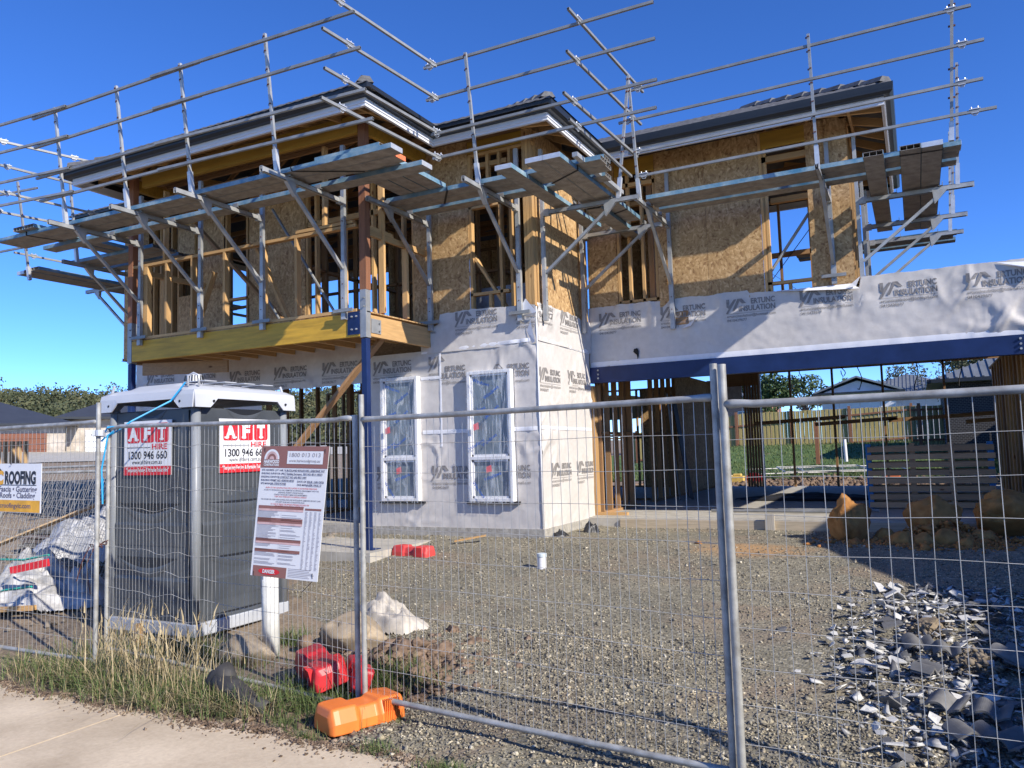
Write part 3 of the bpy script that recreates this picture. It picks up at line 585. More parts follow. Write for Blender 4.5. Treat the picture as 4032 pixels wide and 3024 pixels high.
for u in (-6.22, -5.17): logo(FT, 5, u, 2.98, w_top, amp=1.5, clip=lambda x, y, z: x < -4.86)
logo(FT, 5, -7.3, 2.98, w_top, amp=1.5, clip=lambda x, y, z: x > -6.83 and z < 3.02)
FL = lambda u, z, d=0: (u, 10.38 - d, z)
for u in (-13.18, -12.09, -10.99, -9.92, -8.85): logo(FL, 9, u, 2.40 + (.12 if u < -11.5 else 0), w_left, amp=1.4, clip=lambda x, y, z: z > 2.29)
logo(FF, 0, -7.79, 2.33, w_front, clip=lambda x, y, z: hole(x, y, z) and x < -6.85)
logo(FF, 0, -6.73, 2.33, w_front, clip=lambda x, y, z: x < -6.53); logo(FF, 0, -6.80, 2.18, w_front, clip=lambda x, y, z: x > -6.50); logo(FF, 0, -5.72, 2.13, w_front, clip=hole)
logo(FF, 0, -6.70, .64, w_front, clip=hole); logo(FF, 0, -5.75, .64, w_front, clip=hole); logo(FF, 0, -7.75, .64, w_front, clip=lambda x, y, z: x < -7.62)
FSt = lambda u, z, d=0: (-4.842 + d, u, z)
logo(FSt, 18, 11.2, 2.99, w_stop, amp=1.6); logo(FSt, 18, 10.12, 2.99, w_stop, amp=1.6, clip=lambda x, y, z: y > 10.4)
logo(FS, 15, 10.42, 2.05, w_side); logo(FS, 15, 11.47, 2.08, w_side, clip=lambda x, y, z: y < 12.4); logo(FS, 15, 10.73, .64, w_side); logo(FS, 15, 11.70, .64, w_side, clip=lambda x, y, z: y < 12.4)
# windows --------------------------------------------------------
MFILM = None
def film():
    m, nt, b = newmat('plastic_film'); b.inputs['Base Color'].default_value = (.75, .8, .85, 1); b.inputs['Roughness'].default_value = .18; b.inputs['Alpha'].default_value = .28
    v = coords(nt, (9, 9, 1.2)); f = noise_t(nt, v, 1.3, 4, .6, 1.5); bump(nt, b, f, .8, .02)
    r = ramp(nt, f, [(.50, (.04, .04, .04)), (.64, (.42, .42, .42))]); nt.links.new(r, b.inputs['Alpha']); return m
MFILM = film(); MBLUEINK = M('blue_ink', (.02, .10, .42), .5, bmp=0); MRED = M('red_tag', (.75, .16, .18), .6, bmp=0)
def window(x0, x1, z0, z1, zt):
    y = 10.385; o = MB(); fw = .05
    for a, b in (((x0, z0), (x1, z0 + fw)), ((x0, z1 - fw), (x1, z1)), ((x0, z0 + fw), (x0 + fw, z1 - fw)), ((x1 - fw, z0 + fw), (x1, z1 - fw)), ((x0 + fw, zt - .025), (x1 - fw, zt + .025))):
        o.box((a[0], y - .11, a[1]), (b[0], y + .02, b[1]))
    wnd = part(o, 'window', MWHITE, bevel=.004)
    for za, zb in ((z0 + fw, zt - .025), (zt + .025, z1 - fw)):
        s = MB()
        for a, b in (((x0 + fw, za), (x1 - fw, za + .03)), ((x0 + fw, zb - .03), (x1 - fw, zb)), ((x0 + fw, za), (x0 + fw + .03, zb)), ((x1 - fw - .03, za), (x1 - fw, zb))): s.box((a[0], y - .085, a[1]), (b[0], y - .03, b[1]))
        part(s, 'sash', MWHITE, wnd); g = MB(); g.box((x0 + fw + .03, y - .06, za + .03), (x1 - fw - .03, y - .054, zb - .03)); part(g, 'pane', MGLASS, wnd)
    # crinkled film over the frame
    nu, nv = 16, 44; vs = []
    for j in range(nv + 1):
        for i in range(nu + 1):
            u = x0 - .01 + (x1 - x0 + .02) * i / nu; z = z0 - .02 + (z1 - z0 + .03) * j / nv
            e = min(i, nu - i, j, nv - j) / 4; r = noise.noise(Vector((u * 7 + x0, z * 2.5, 1.1))); vs.append((u, y - .122 - .022 * max(0, 1 - abs(r) * 4) * min(1, e) - .006 * fbm(u * 9, z * 6), z))
    f_ = MB(); f_.add(vs, [(j * (nu + 1) + i, j * (nu + 1) + i + 1, (j + 1) * (nu + 1) + i + 1, (j + 1) * (nu + 1) + i) for j in range(nv) for i in range(nu)]); part(f_, 'plastic_film', MFILM, wnd, smooth=True)
    t = MB(); rr = random.Random(int(-x0 * 100))
    for k, (du, dz, a) in enumerate(((.08, .28, -.9), (.30, .30, .35), (.05, .75, .5), (.28, .80, .6), (.06, 1.28, .3), (.34, 1.2, .7), (.12, 1.78, -.3), (.33, 1.5, .6))):
        ca, sa = math.cos(a), math.sin(a); cx_, cz_ = x0 + du, z0 + dz
        put_text(t, 'Windows', .075, (0, 0), lambda u, v, ca=ca, sa=sa, cx_=cx_, cz_=cz_: (min(x1 - .01, cx_ + u * ca - v * sa), y - .152, cz_ + u * sa + v * ca), .001)
    part(t, 'film_print', MBLUEINK, wnd)
    t = MB()
    for du, dz in ((.13, 1.05), (.33, .42)): t.add([(x0 + du, y - .154, z0 + dz), (x0 + du + .09, y - .154, z0 + dz + .02), (x0 + du + .08, y - .154, z0 + dz + .12), (x0 + du - .005, y - .154, z0 + dz + .09)], [(0, 1, 2, 3)])
    part(t, 'red_tag', MRED, wnd)
    t = MB(); t.box((x0 - .07, y - .07, z0 - .035), (x1 + .07, y - .01, z0 + .0)); part(t, 'sill_strip', MBLACK, wnd)
window(-7.60, -6.90, .37, 2.31, 1.03); window(-6.0, -5.26, .37, 2.31, 1.01)
# ---- roof ------------------------------------------------------
ZE = 5.93; PT = math.tan(math.radians(24))
rects = ((-12.32, -6.08, 8.03, 16.3), (-14.6, -4.20, 9.68, 16.3), (-14.6, -0.02, 11.62, 16.3))
def roofd(X, Y):
    d = np.full(np.shape(X), -9.0)
    for a, b, c_, e in rects: d = np.maximum(d, np.minimum.reduce([X - a, b - X, Y - c_, e - Y]))
    return d
def roofz(X, Y, tile=True):
    d = roofd(X, Y); z = ZE + PT * d
    if tile:
        ph = (d / .33) % 1; z = z + .035 * (1 - ph)
        z = z + .014 * np.abs(np.sin(X * math.pi / .15)) * np.where(np.minimum(Y - 8, 50) > 0, 1, 1)
    return z
s_ = .05
xs = np.arange(-14.62, .03, s_); ys = np.arange(8.0, 16.35, s_)
v, f = grid_mesh(xs, ys, lambda X, Y: roofz(X, Y)); cen = v[f].mean(1); f = f[roofd(cen[:, 0], cen[:, 1]) > -.01]
used = np.unique(f); mp_ = -np.ones(len(v), int); mp_[used] = np.arange(len(used)); v = v[used]; f = mp_[f]
roof = link('roof', np_mesh('roof', v, f), MTILE, HOUSE)
xs = np.arange(-14.62, .03, .2); ys = np.arange(8.0, 16.4, .2)
v, f = grid_mesh(xs, ys, lambda X, Y: roofz(X, Y, False) - .05); cen = v[f].mean(1); f = f[roofd(cen[:, 0], cen[:, 1]) > -.01]
link('roof_lining', np_mesh('rl', v, f), M('roof_lining', (0.09, 0.09, 0.095), 0.7, 0, .2, 6), roof)
def hip_caps(x, y, dx, dy, n):
    for i in range(n):
        mb = MB(); c0 = Vector((x + dx * i * .28, y + dy * i * .28, 0)); c1 = Vector((x + dx * (i * .28 + .33), y + dy * (i * .28 + .33), 0))
        for c_ in (c0, c1): c_.z = ZE + PT * float(roofd(c_.x, c_.y)) + .045
        c0.z += .03
        side = Vector((-dy, dx, 0)).normalized() * .11; dn = Vector((0, 0, -.05))
        mb.add([c0 - side + dn, c0 - side * .5 + Vector((0, 0, .03)), c0 + side * .5 + Vector((0, 0, .03)), c0 + side + dn, c1 - side + dn, c1 - side * .5 + Vector((0, 0, .02)), c1 + side * .5 + Vector((0, 0, .02)), c1 + side + dn], [(0, 1, 5, 4), (1, 2, 6, 5), (2, 3, 7, 6), (0, 3, 2, 1), (4, 5, 6, 7)])
        part(mb, 'hip_cap', MTILE, roof)
hip_caps(-.08, 11.68, -1, 1, 8); hip_caps(-4.26, 9.74, -1, 1, 7); hip_caps(-6.14, 8.09, -1, 1, 10); hip_caps(-12.26, 8.09, 1, 1, 10); hip_caps(-.08, 16.25, -1, -1, 8)
# fascia + gutter following the eaves
path = [(-14.5, 9.79), (-12.21, 9.79), (-12.21, 8.14), (-6.19, 8.14), (-6.19, 9.79), (-4.31, 9.79), (-4.31, 11.72), (-.12, 11.72), (-.12, 16.2), (-14.5, 16.2), (-14.5, 9.79)]
def eave(path, prof, name, m):
    n = len(path); offs = []
    for i, p in enumerate(path):
        a = Vector(path[i - 1]) if i else None; b = Vector(path[i + 1]) if i < n - 1 else None; p = Vector(p)
        d1 = (p - a).normalized() if a is not None else (b - p).normalized(); d2 = (b - p).normalized() if b is not None else d1
        n1 = Vector((d1.y, -d1.x)); n2 = Vector((d2.y, -d2.x)); k = (n1 + n2); k = k / max(.3, k.dot(n1)); offs.append((p, k))
    for i in range(n - 1):
        mb = MB(); vs = []; q = len(prof)
        for p, k in (offs[i], offs[i + 1]): vs += [(p.x + k.x * o, p.y + k.y * o, z) for o, z in prof]
        mb.add(vs, [(j, (j + 1) % q, q + (j + 1) % q, q + j) for j in range(q)] + [tuple(range(q))[::-1], tuple(range(q, 2 * q))]); part(mb, name, m)
eave(path, [(-.02, 5.69), (0, 5.69), (.0, 5.725), (.012, 5.73), (.012, 5.75), (0, 5.755), (0, 5.82), (-.02, 5.82)], 'fascia', MFASC)
eave(path, [(.004, 5.80), (.075, 5.80), (.115, 5.835), (.125, 5.945), (.10, 5.95), (.004, 5.95)], 'gutter', MGUT)
eave(path, [(-.04, 5.69), (-.022, 5.69), (-.022, 5.71), (-.04, 5.71)], 'soffit_rail', MFASC)
# rafter tails, trusses
def raf(p, q): mb = MB(); mb.bar(p, q, .04, .12); part(mb, 'rafter', MW['y'] if abs(p[1] - q[1]) > abs(p[0] - q[0]) else MW['x'], cap=95)
def rz(x, y): return ZE + PT * float(roofd(x, y)) - .16
for x in np.arange(-11.9, -6.3, .6): raf((x, 8.18, rz(x, 8.18)), (x, 10.5, min(rz(x, 10.5), rz(x, 8.18) + 2.3 * PT)))
for y in np.arange(8.6, 9.7, .55): raf((-6.22, y, rz(-6.22, y)), (-7.2, y, rz(-7.2, y))); raf((-12.18, y, rz(-12.18, y)), (-11.2, y, rz(-11.2, y)))
for x in np.arange(-6.1, -4.5, .6): raf((x, 9.83, rz(x, 9.83)), (x, 11.3, rz(x, 11.3)))
for y in np.arange(10.2, 11.7, .55): raf((-4.35, y, rz(-4.35, y)), (-5.6, y, rz(-5.6, y)))
for x in np.arange(-4.2, -.3, .6): raf((x, 11.76, rz(x, 11.76)), (x, 13.6, rz(x, 13.6)))
for y in np.arange(12.2, 16.1, .6): raf((-.16, y, rz(-.16, y)), (-1.9, y, rz(-1.9, y)))
for k, (x, y, dx, dy) in enumerate(((-6.25, 8.2, -1, 1), (-4.37, 9.85, -1, 1), (-.18, 11.78, -1, 1), (-12.15, 8.2, 1, 1))): raf((x, y, rz(x, y)), (x + dx * 1.6, y + dy * 1.6, rz(x + dx * 1.6, y + dy * 1.6)))
for y in np.arange(9.4, 16.0, .75):
    mb = MB(); x0, x1 = (-12.1, -6.4) if y < 10.5 else ((-13.8, -4.9) if y < 12.6 else (-13.8, -.7))
    mb.bar((x0, y, 5.99), (x1, y, 5.99), .04, .09); n_ = int((x1 - x0) / 1.1)
    for i in range(n_):
        xa = x0 + (x1 - x0) * i / n_; xb = x0 + (x1 - x0) * (i + 1) / n_; za = max(6.0, rz(xa, y)); zb = max(6.0, rz(xb, y)); mb.bar((xa, y, za), (xb, y, zb), .04, .09); mb.bar((xa, y, 6.0), (xb, y, zb), .035, .07)
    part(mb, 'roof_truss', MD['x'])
for y in np.arange(8.5, 10.4, .45): hbox('ceiling_batten', (-11.5, y, 5.87), (-6.8, y + .045, 5.93), MD['x'])
for (nm, mn), (mb, m) in extra.items():
    if mb.f: o = build(mb, nm, m, HOUSE); o['kind'] = 'stuff'
# ================================================================ scaffolding
def bracket(i_lab, wall, rot, gout=1.32, lean=.21, end=1.60, guard=True, zarm=4.70, foot=True, label='', low=3.0, top=5.6):
    """built in local axes: wall at y=0, arm towards -y"""
    root = thing('scaffold_bracket', label, 'scaffold bracket', (wall[0], wall[1], zarm), 'steel scaffold brackets fixed to the upper storey', rot)
    Z = lambda z: z - zarm
    def P(mb, name, m, par=root, bevel=0):
        me = bpy.data.meshes.new(name); me.from_pydata(mb.v, [], mb.f); me.update(); me.materials.append(m)
        o = bpy.data.objects.new(name, me); C.objects.link(o); o.parent = par; return o
    mb = MB(); mb.box((-.03, -.05, Z(3.75)), (.03, .0, Z(top))); up = P(mb, 'upright', MGALV)
    mb = MB(); mb.box((-.036, -.058, Z(low)), (.036, .0, Z(3.76))); P(mb, 'lower_sleeve', MGALV, up)
    if foot: mb = MB(); mb.box((-.17, -.064, Z(low + .10)), (.17, -.052, Z(low + .15))); mb.box((-.17, -.09, Z(low + .097)), (.17, -.052, Z(low + .103))); P(mb, 'foot_bar', MGALV2, up)
    for z in (3.3, 3.5, 4.4, 5.0):
        mb = MB(); mb.tube([(0, -.05, Z(z)), (0, -.064, Z(z))], .009, 6); P(mb, 'bolt', MRUST, up)
    mb = MB(); w_ = .05; t = .006
    for a, b in (((-w_ / 2, -.035), (-w_ / 2 + t, .035)), ((w_ / 2 - t, -.035), (w_ / 2, .035)), ((-w_ / 2, .029), (w_ / 2, .035)), ((-.003, -.005), (.003, .03))): mb.box((a[0], -end, a[1] - .02), (b[0], -.0505, b[1] - .02))
    mb.box((-w_ / 2, -end + .02, -.055), (w_ / 2, -.05, -.049)); arm = P(mb, 'arm', MGALV)
    mb = MB(); mb.box((-.032, -.14, -.07), (.032, -.052, .03)); P(mb, 'arm_shoe', MGALV, arm)
    for y in (1.08, .50): mb = MB(); mb.box((-.05, -y - .05, .016), (.05, -y, .022)); mb.box((-.05, -y - .056, .016), (.05, -y - .05, .075)); P(mb, 'plank_clip', MGALV2, arm)
    mb = MB(); mb.bar((0, -1.15, -.055), (0, -.06, Z(3.72)), .04, .045, (1, 0, 0)); br = P(mb, 'brace', MGALV)
    mb = MB(); mb.add([(-.028, -1.20, -.03), (-.028, -1.0, -.03), (-.028, -1.02, -.22), (.028, -1.20, -.03), (.028, -1.0, -.03), (.028, -1.02, -.22)], [(0, 1, 2), (5, 4, 3), (0, 3, 4, 1), (1, 4, 5, 2), (2, 5, 3, 0)]); P(mb, 'gusset', MGALV, br)
    if guard:
        k = lean / 1.7; mb = MB(); mb.bar((0, -gout, .0), (0, -gout - k * .3, .30), .055, .055, (0, 1, 0)); P(mb, 'post_socket', MWHITEG)
        mb = MB(); mb.bar((0, -gout - k * .2, .2), (0, -gout - lean, 1.75), .036, .036, (0, 1, 0)); gp = P(mb, 'guard_post', MGALV)
        for z in (1.70, 1.52, 1.29, 1.10, .86, .66, .46): yy = -gout - k * z; mb = MB(); mb.bar((0, yy, z), (-.035, yy, z + .004), .018, .018); mb.bar((0, yy - .025, z + .01), (0, yy + .02, z + .01), .03, .012); P(mb, 'rusty_clip', MRUST, gp)
    return root
MWHITEG = M('pale_galvanised', (0.60, 0.61, 0.62), 0.45, 0.5, 0.15, 9)
H = math.pi / 2
fr = ['far left', 'second from the left', 'third from the left', 'fourth from the left']
for i, x in enumerate((-11.24, -9.85, -8.55, -7.02)):
    bracket(i, (x, 8.72), 0, label='%s scaffold bracket on the yellow balcony beam, with tall guard post' % fr[i], top=5.5)
bracket(4, (-6.63, 10.33), 0, guard=False, gout=1.27, label='scaffold bracket in the corner beside the red-brown timber post, without a guard post')
bracket(5, (-5.08, 10.34), 0, gout=1.18, lean=.28, label='scaffold bracket on the front of the bay above the printed wrap, arm towards the viewer')
bracket(6, (-4.80, 10.54), H, gout=1.22, lean=.22, end=1.52, zarm=4.64, foot=False, label='front scaffold bracket on the sunlit side wall of the bay, arm to the right')
bracket(7, (-4.80, 12.08), H, gout=1.2, lean=.2, end=1.4, zarm=4.64, guard=False, foot=False, label='rear scaffold bracket on the bay side wall, next to the inner corner')
bracket(8, (-3.39, 12.46), 0, gout=1.53, lean=.3, end=1.7, foot=False, low=2.98, label='scaffold bracket over the torn hole in the garage wrap, left end of the long deck')
bracket(9, (-0.95, 12.48), 0, gout=1.55, lean=.2, end=1.70, low=3.42, label='scaffold bracket on the narrow strand-board panel right of the upstairs window')
for y, l in ((12.53, 'nearest'), (14.18, 'middle'), (15.37, 'farthest')):
    bracket(10, (-.60, y), H, gout=1.32, lean=.1, end=1.52, zarm=4.64, foot=False, low=3.2, guard=True, label='%s of the three scaffold brackets on the right end wall, arm out against the sky' % l)
bracket(13, (-13.3, 10.30), 0, gout=1.32, lean=.2, label='scaffold bracket behind the left corner post, its dark arm against the sky')
bracket(14, (-13.93, 10.6), -H, gout=1.3, lean=.2, end=1.45, guard=False, label='scaffold bracket at the far left sticking out sideways below the decks')
# ---- planks
def plank_mesh(L, zt=.06, w_=.235):
    """hollow aluminium plank along +x from 0..L, w in y, underside at z=0"""
    mb = MB(); t = .004
    mb.box((0, 0, 0), (L, w_, t)); mb.box((0, 0, zt - t), (L, w_, zt)); mb.box((0, t, t), (L, t * 2, zt - t)); mb.box((0, w_ - 2 * t, t), (L, w_ - t, zt - t))
    for k in (1, 2): mb.box((.002, w_ * k / 3 - .002, t), (L - .002, w_ * k / 3 + .002, zt - t))
    for k in range(1, 9): mb.box((0, w_ * k / 9 - .0015, -.002), (L, w_ * k / 9 + .0015, .0))
    return mb
def plank(x, y, z, L, ydir, label, capped=False, blue=True, orange=False, group='aluminium scaffold planks'):
    root = thing('scaffold_plank', label, 'plank', (x, y, z), group)
    if ydir: root.rotation_euler = (0, 0, H)
    def P(mb, name, m):
        me = bpy.data.meshes.new(name); me.from_pydata(mb.v, [], mb.f); me.update(); me.materials.append(m)
        o = bpy.data.objects.new(name, me); C.objects.link(o); o.parent = root; return o
    P(plank_mesh(L), 'deck', MALU)
    mb = MB(); mb.box((.0, -.0015, .0), (L, .0038, .06)); mb.box((0, .2312, 0), (L, .2365, .06)); P(mb, 'side_rail', MBLUEP if blue else MALU)
    if capped:
        for xe in (0, L): mb = MB(); mb.box((xe - .004, 0, -.001), (xe + .004, .235, .061)); P(mb, 'end_cap', MORG if orange and xe else MWHITEG)
    return root
# left front deck
plank(-13.2, 7.52, 4.74, 7.85, False, 'outermost long plank of the left front deck, edge painted blue', True)
plank(-13.2, 7.76, 4.74, 7.73, False, 'middle long plank of the left front deck with an orange-marked right end', True, orange=True)
plank(-13.03, 8.18, 4.74, 7.68, False, 'inner long plank of the left front deck, across a gap from its pair', True)
plank(-12.36, 7.42, 4.802, 2.2, True, 'left of two short planks lying crosswise on the far left deck end')
plank(-12.08, 7.42, 4.802, 2.2, True, 'right of two short planks lying crosswise on the far left deck end')
for i, (x, l) in enumerate(((-6.40, 'left'), (-6.15, 'middle'), (-5.90, 'right'))):
    plank(x + .24, 8.0, 4.802, 1.25, True, '%s of three short cross planks bridging balcony deck and bay deck' % l)
plank(-6.55, 7.56, 4.802, 1.0, False, 'open-ended plank lying on top of the right end of the balcony deck, ribs showing', False)
plank(-6.9, 7.80, 4.802, .95, False, 'second loose plank stacked on the right end of the balcony deck', False)
# bay front deck
plank(-6.64, 9.20, 4.74, 3.3, False, 'outer plank of the bay front deck, blue edge strapped with black webbing')
plank(-6.62, 9.44, 4.74, 3.25, False, 'second plank of the bay front deck, next to the outer one')
plank(-6.60, 9.80, 4.74, 3.1, False, 'inner plank of the bay front deck, close to the wall')
plank(-4.3, 9.36, 4.802, .95, False, 'short open-ended plank end jutting out right of the bay deck', False)
# bay side deck (along Y)
plank(-4.36, 8.72, 4.68, 3.2, True, 'single plank beside the sunlit bay wall, orange-marked open end towards the viewer', True, orange=True)
plank(-3.92, 8.70, 4.68, 3.2, True, 'left plank of the strapped pair on the bay side deck, grey capped end', True)
plank(-3.68, 8.70, 4.68, 3.15, True, 'right plank of the strapped pair on the bay side deck, light blue edge', True)
plank(-3.92, 10.75, 4.62, 2.0, True, 'lower rear plank of the bay side deck, tied with a strap')
mb = MB(); mb.box((-3.62, 8.95, 4.742), (-3.55, 10.7, 4.80)); o = build(mb, 'channel', MGALV); tag(o, 'loose steel channel lying along the edge of the bay side deck', 'steel channel')
# right front deck
plank(-3.34, 11.10, 4.74, 4.05, False, 'outermost plank of the long right deck, pale blue edge', True)
plank(-3.33, 11.34, 4.74, 4.03, False, 'second plank of the long right deck, against the outer one')
plank(-3.32, 11.69, 4.74, 4.0, False, 'inner plank of the long right deck beside the strand-board wall', True)
# right side deck
plank(-.16, 10.76, 4.68, 4.1, True, 'single open-ended plank below the right deck, left of the strapped pair')
plank(.26, 10.76, 4.68, 4.3, True, 'left plank of the strapped pair at the right end, hollow end facing the viewer')
plank(.50, 10.78, 4.68, 4.3, True, 'right plank of the strapped pair at the right end, closed end', True)
plank(-1.9, 15.9, 4.74, 2.75, False, 'outer plank of the far deck behind the house at the right'); plank(-1.9, 16.15, 4.74, 2.7, False, 'middle plank of the far deck behind the house at the right'); plank(-1.9, 16.5, 4.74, 2.75, False, 'inner plank of the far deck behind the house at the right')
# west decks
plank(-14.72, 8.9, 4.68, 5, True, 'outermost plank of the far left low deck, running away from the viewer', True); plank(-14.48, 8.88, 4.68, 5, True, 'middle plank of the far left low deck with an open ribbed end'); plank(-14.2, 8.84, 4.68, 5, True, 'inner plank of the far left low deck with a brown end')
plank(-13.6, 9.05, 4.74, 2.2, False, 'outer plank of the hidden deck behind the left corner'); plank(-13.6, 9.30, 4.74, 2.2, False, 'middle plank of the hidden deck behind the left corner'); plank(-13.5, 9.66, 4.74, 2.0, False, 'inner plank of the hidden deck behind the left corner')
# ---- guard rails
def rail(p, q, label, w_=.034, clamps=()):
    p, q = Vector(p), Vector(q); root = thing('guard_rail', label, 'guard rail', tuple(p), 'steel scaffold guard rails')
    mb = MB(); mb.bar(p, q, w_, w_); t = build(mb, 'tube', MGALV2, root)
    d = (q - p).normalized()
    for e_, s_ in ((q, 1), (p, -1)): mb = MB(); mb.bar(e_ - d * .002 * s_, e_ + d * .0015 * s_, .026, .026); build(mb, 'tube_end_shade', MHOLE, root)  # black end caps paint the shade inside the tube
    for s in clamps:
        c_ = p + (q - p) * s; mb = MB()
        for a in (-.035, .035): mb.tube([c_ + d * a + Vector((0, 0, .06)), c_ + d * a + Vector((0, 0, -.02)), c_ + d * (a * .5) + Vector((0, 0, -.045)), c_ + Vector((0, 0, -.05))], .007, 5)
        mb.bar(c_ - d * .06 + Vector((0, 0, .027)), c_ + d * .06 + Vector((0, 0, .027)), .05, .012); mb.bar(c_ - d * .04 + Vector((0, 0, -.022)), c_ + d * .04 + Vector((0, 0, -.022)), .045, .008); build(mb, 'clamp', MWHITEG, root)
names = ['top', 'second', 'third', 'lowest']
L0 = [(-13.9, 7.20, 6.53), (-13.9, 7.22, 6.10), (-13.9, 7.24, 5.62), (-13.9, 7.26, 5.26)]
L1 = [(-11.24, 7.13, 6.37), (-11.24, 7.17, 5.93), (-11.24, 7.21, 5.46), (-11.24, 7.27, 5.12)]
L2 = [(-8.55, 7.13, 6.36), (-8.55, 7.17, 5.92), (-8.55, 7.21, 5.44), (-8.55, 7.26, 5.09)]
L3 = [(-5.54, 7.10, 6.27), (-5.48, 7.13, 5.83), (-5.45, 7.18, 5.34), (-5.38, 7.22, 4.99)]
for k in range(4):
    rail(Vector(L0[k]), Vector(L1[k]) + Vector((.35, 0, 0)), '%s guard rail of the left front deck, left length running out of view' % names[k])
    rail(Vector(L1[k]) + Vector((-.5, .036, .0)), Vector(L2[k]) + Vector((.4, .036, 0)), '%s guard rail of the left front deck, middle length' % names[k])
    rail(Vector(L2[k]) + Vector((-.5, 0, 0)), L3[k], '%s guard rail of the left front deck, right length ending at the balcony corner' % names[k])
Y0 = [(-5.72, 6.9, 6.42), (-5.70, 6.95, 5.95), (-5.73, 6.79, 5.5), (-5.69, 6.68, 5.1)]; Y1 = [(-5.59, 8.95, 6.42), (-5.58, 8.97, 5.95), (-5.62, 9.05, 5.5), (-5.55, 8.95, 5.1)]
Y0[0] = (-5.75, 6.6, 6.42); Y0[1] = (-5.72, 6.75, 5.95)
for k in range(4): rail(Y0[k], Y1[k], '%s rail turning the corner from the balcony deck to the bay deck' % names[k], clamps=(.15 if k > 1 else .2, .96))
XM = [((-5.80, 8.97, 6.45), (-2.5, 8.95, 6.44)), ((-5.77, 8.97, 5.98), (-2.5, 8.95, 5.98)), ((-5.7, 8.97, 5.47), (-2.5, 8.95, 5.47)), ((-5.68, 8.97, 5.13), (-2.52, 8.95, 5.13))]
for k in range(4): rail(*XM[k], '%s rail across the front of the bay, free end against the sky' % names[k], clamps=(.03,))
BS = [((-3.47, 8.62, 6.47), (-3.38, 11.3, 6.47)), ((-3.50, 8.60, 5.93), (-3.40, 11.2, 5.93)), ((-3.52, 8.5, 5.37), (-3.42, 11.0, 5.37)), ((-3.48, 8.55, 5.05), (-3.46, 10.8, 5.02))]
for k in range(4): rail(*BS[k], '%s rail slanting back along the bay side deck' % names[k], clamps=(.12,))
RF = [((-3.42, 10.76, 6.28), (.9, 10.76, 6.32)), ((-3.61, 10.78, 5.84), (1.01, 10.78, 5.87)), ((-3.5, 10.84, 5.38), (.97, 10.80, 5.40)), ((-3.43, 10.88, 5.03), (1.09, 10.86, 5.04))]
for k in range(4): rail(*RF[k], '%s rail of the long right deck, ends right of the corner pole' % names[k], clamps=(.03, .95))
WS = [((-12.98, 7.35, 6.36), (-12.45, 9.2, 6.36)), ((-12.88, 7.35, 5.93), (-12.6, 9.5, 5.93)), ((-12.9, 7.35, 5.5), (-12.6, 9.8, 5.5)), ((-12.8, 7.2, 5.13), (-12.45, 9.0, 5.13))]
for k in range(4): rail(*WS[k], '%s rail at the far left running back beside the hip end' % names[k], clamps=(.05, .6))
rail((-14.98, 8.85, 5.11), (-14.88, 12.5, 5.11), 'low sunlit rail beyond the far left deck end', clamps=(.1,)); rail((-16.2, 8.8, 5.18), (-13.6, 8.8, 5.12), 'dark rail below the far left deck, crossing the thin pole'); rail((-16.3, 8.78, 6.32), (-14.2, 8.78, 6.2), 'upper cross rail behind the far left rails')
for p, q, l in (((-14.40, 8.80, 4.5), (-14.79, 8.77, 6.42), 'thin leaning scaffold pole at the far left edge of the picture'), ((.60, 10.93, 4.75), (.72, 10.93, 6.56), 'tall scaffold pole at the right corner carrying four rails')):
    root = thing('scaffold_pole', l, 'scaffold pole', p, 'free scaffold poles'); mb = MB(); mb.bar(p, q, .036, .036); build(mb, 'tube', MGALV2, root)
    p, q = Vector(p), Vector(q); mb = MB(); mb.bar(p, p + (q - p) * .13, .055, .055); build(mb, 'socket', MWHITEG, root)
    for s in (.3, .5, .66, .8, .95): mb = MB(); c_ = p + (q - p) * s; mb.bar(c_ - Vector((.04, 0, 0)), c_ + Vector((.04, 0, 0)), .02, .02); build(mb, 'rusty_clip', MRUST, root)
# straps
def strap(pts, label): mb = MB(); [mb.bar(pts[i], pts[i + 1], .03, .004, (0, 0, 1)) for i in range(len(pts) - 1)]; tag(build(mb, 'strap', MSTRAP, origin=pts[0]), label, 'strap', 'black webbing straps round the planks')
strap([(-12.4, 7.515, 4.80), (-12.4, 7.515, 4.735), (-12.25, 8.0, 4.733), (-12.25, 8.0, 4.80)], 'black strap round the left front deck near its left end')
strap([(-6.9, 7.515, 4.80), (-6.88, 7.515, 4.735), (-6.1, 8.0, 4.733)], 'black strap under the right end of the balcony deck')
strap([(-5.6, 9.19, 4.80), (-5.6, 9.19, 4.735), (-5.95, 9.68, 4.735)], 'black strap under the bay front deck near the bracket')
strap([(-3.67, 9.25, 4.745), (-3.67, 9.25, 4.674), (-4.17, 9.55, 4.674)], 'front black strap round the bay side plank pair')
strap([(-3.67, 11.2, 4.745), (-3.67, 11.2, 4.674), (-4.17, 11.45, 4.674)], 'rear black strap round the bay side plank pair')
strap([(.02, 10.95, 4.745), (.02, 10.95, 4.674), (.505, 10.98, 4.674), (.505, 10.98, 4.745)], 'black strap round the plank pair at the right end')
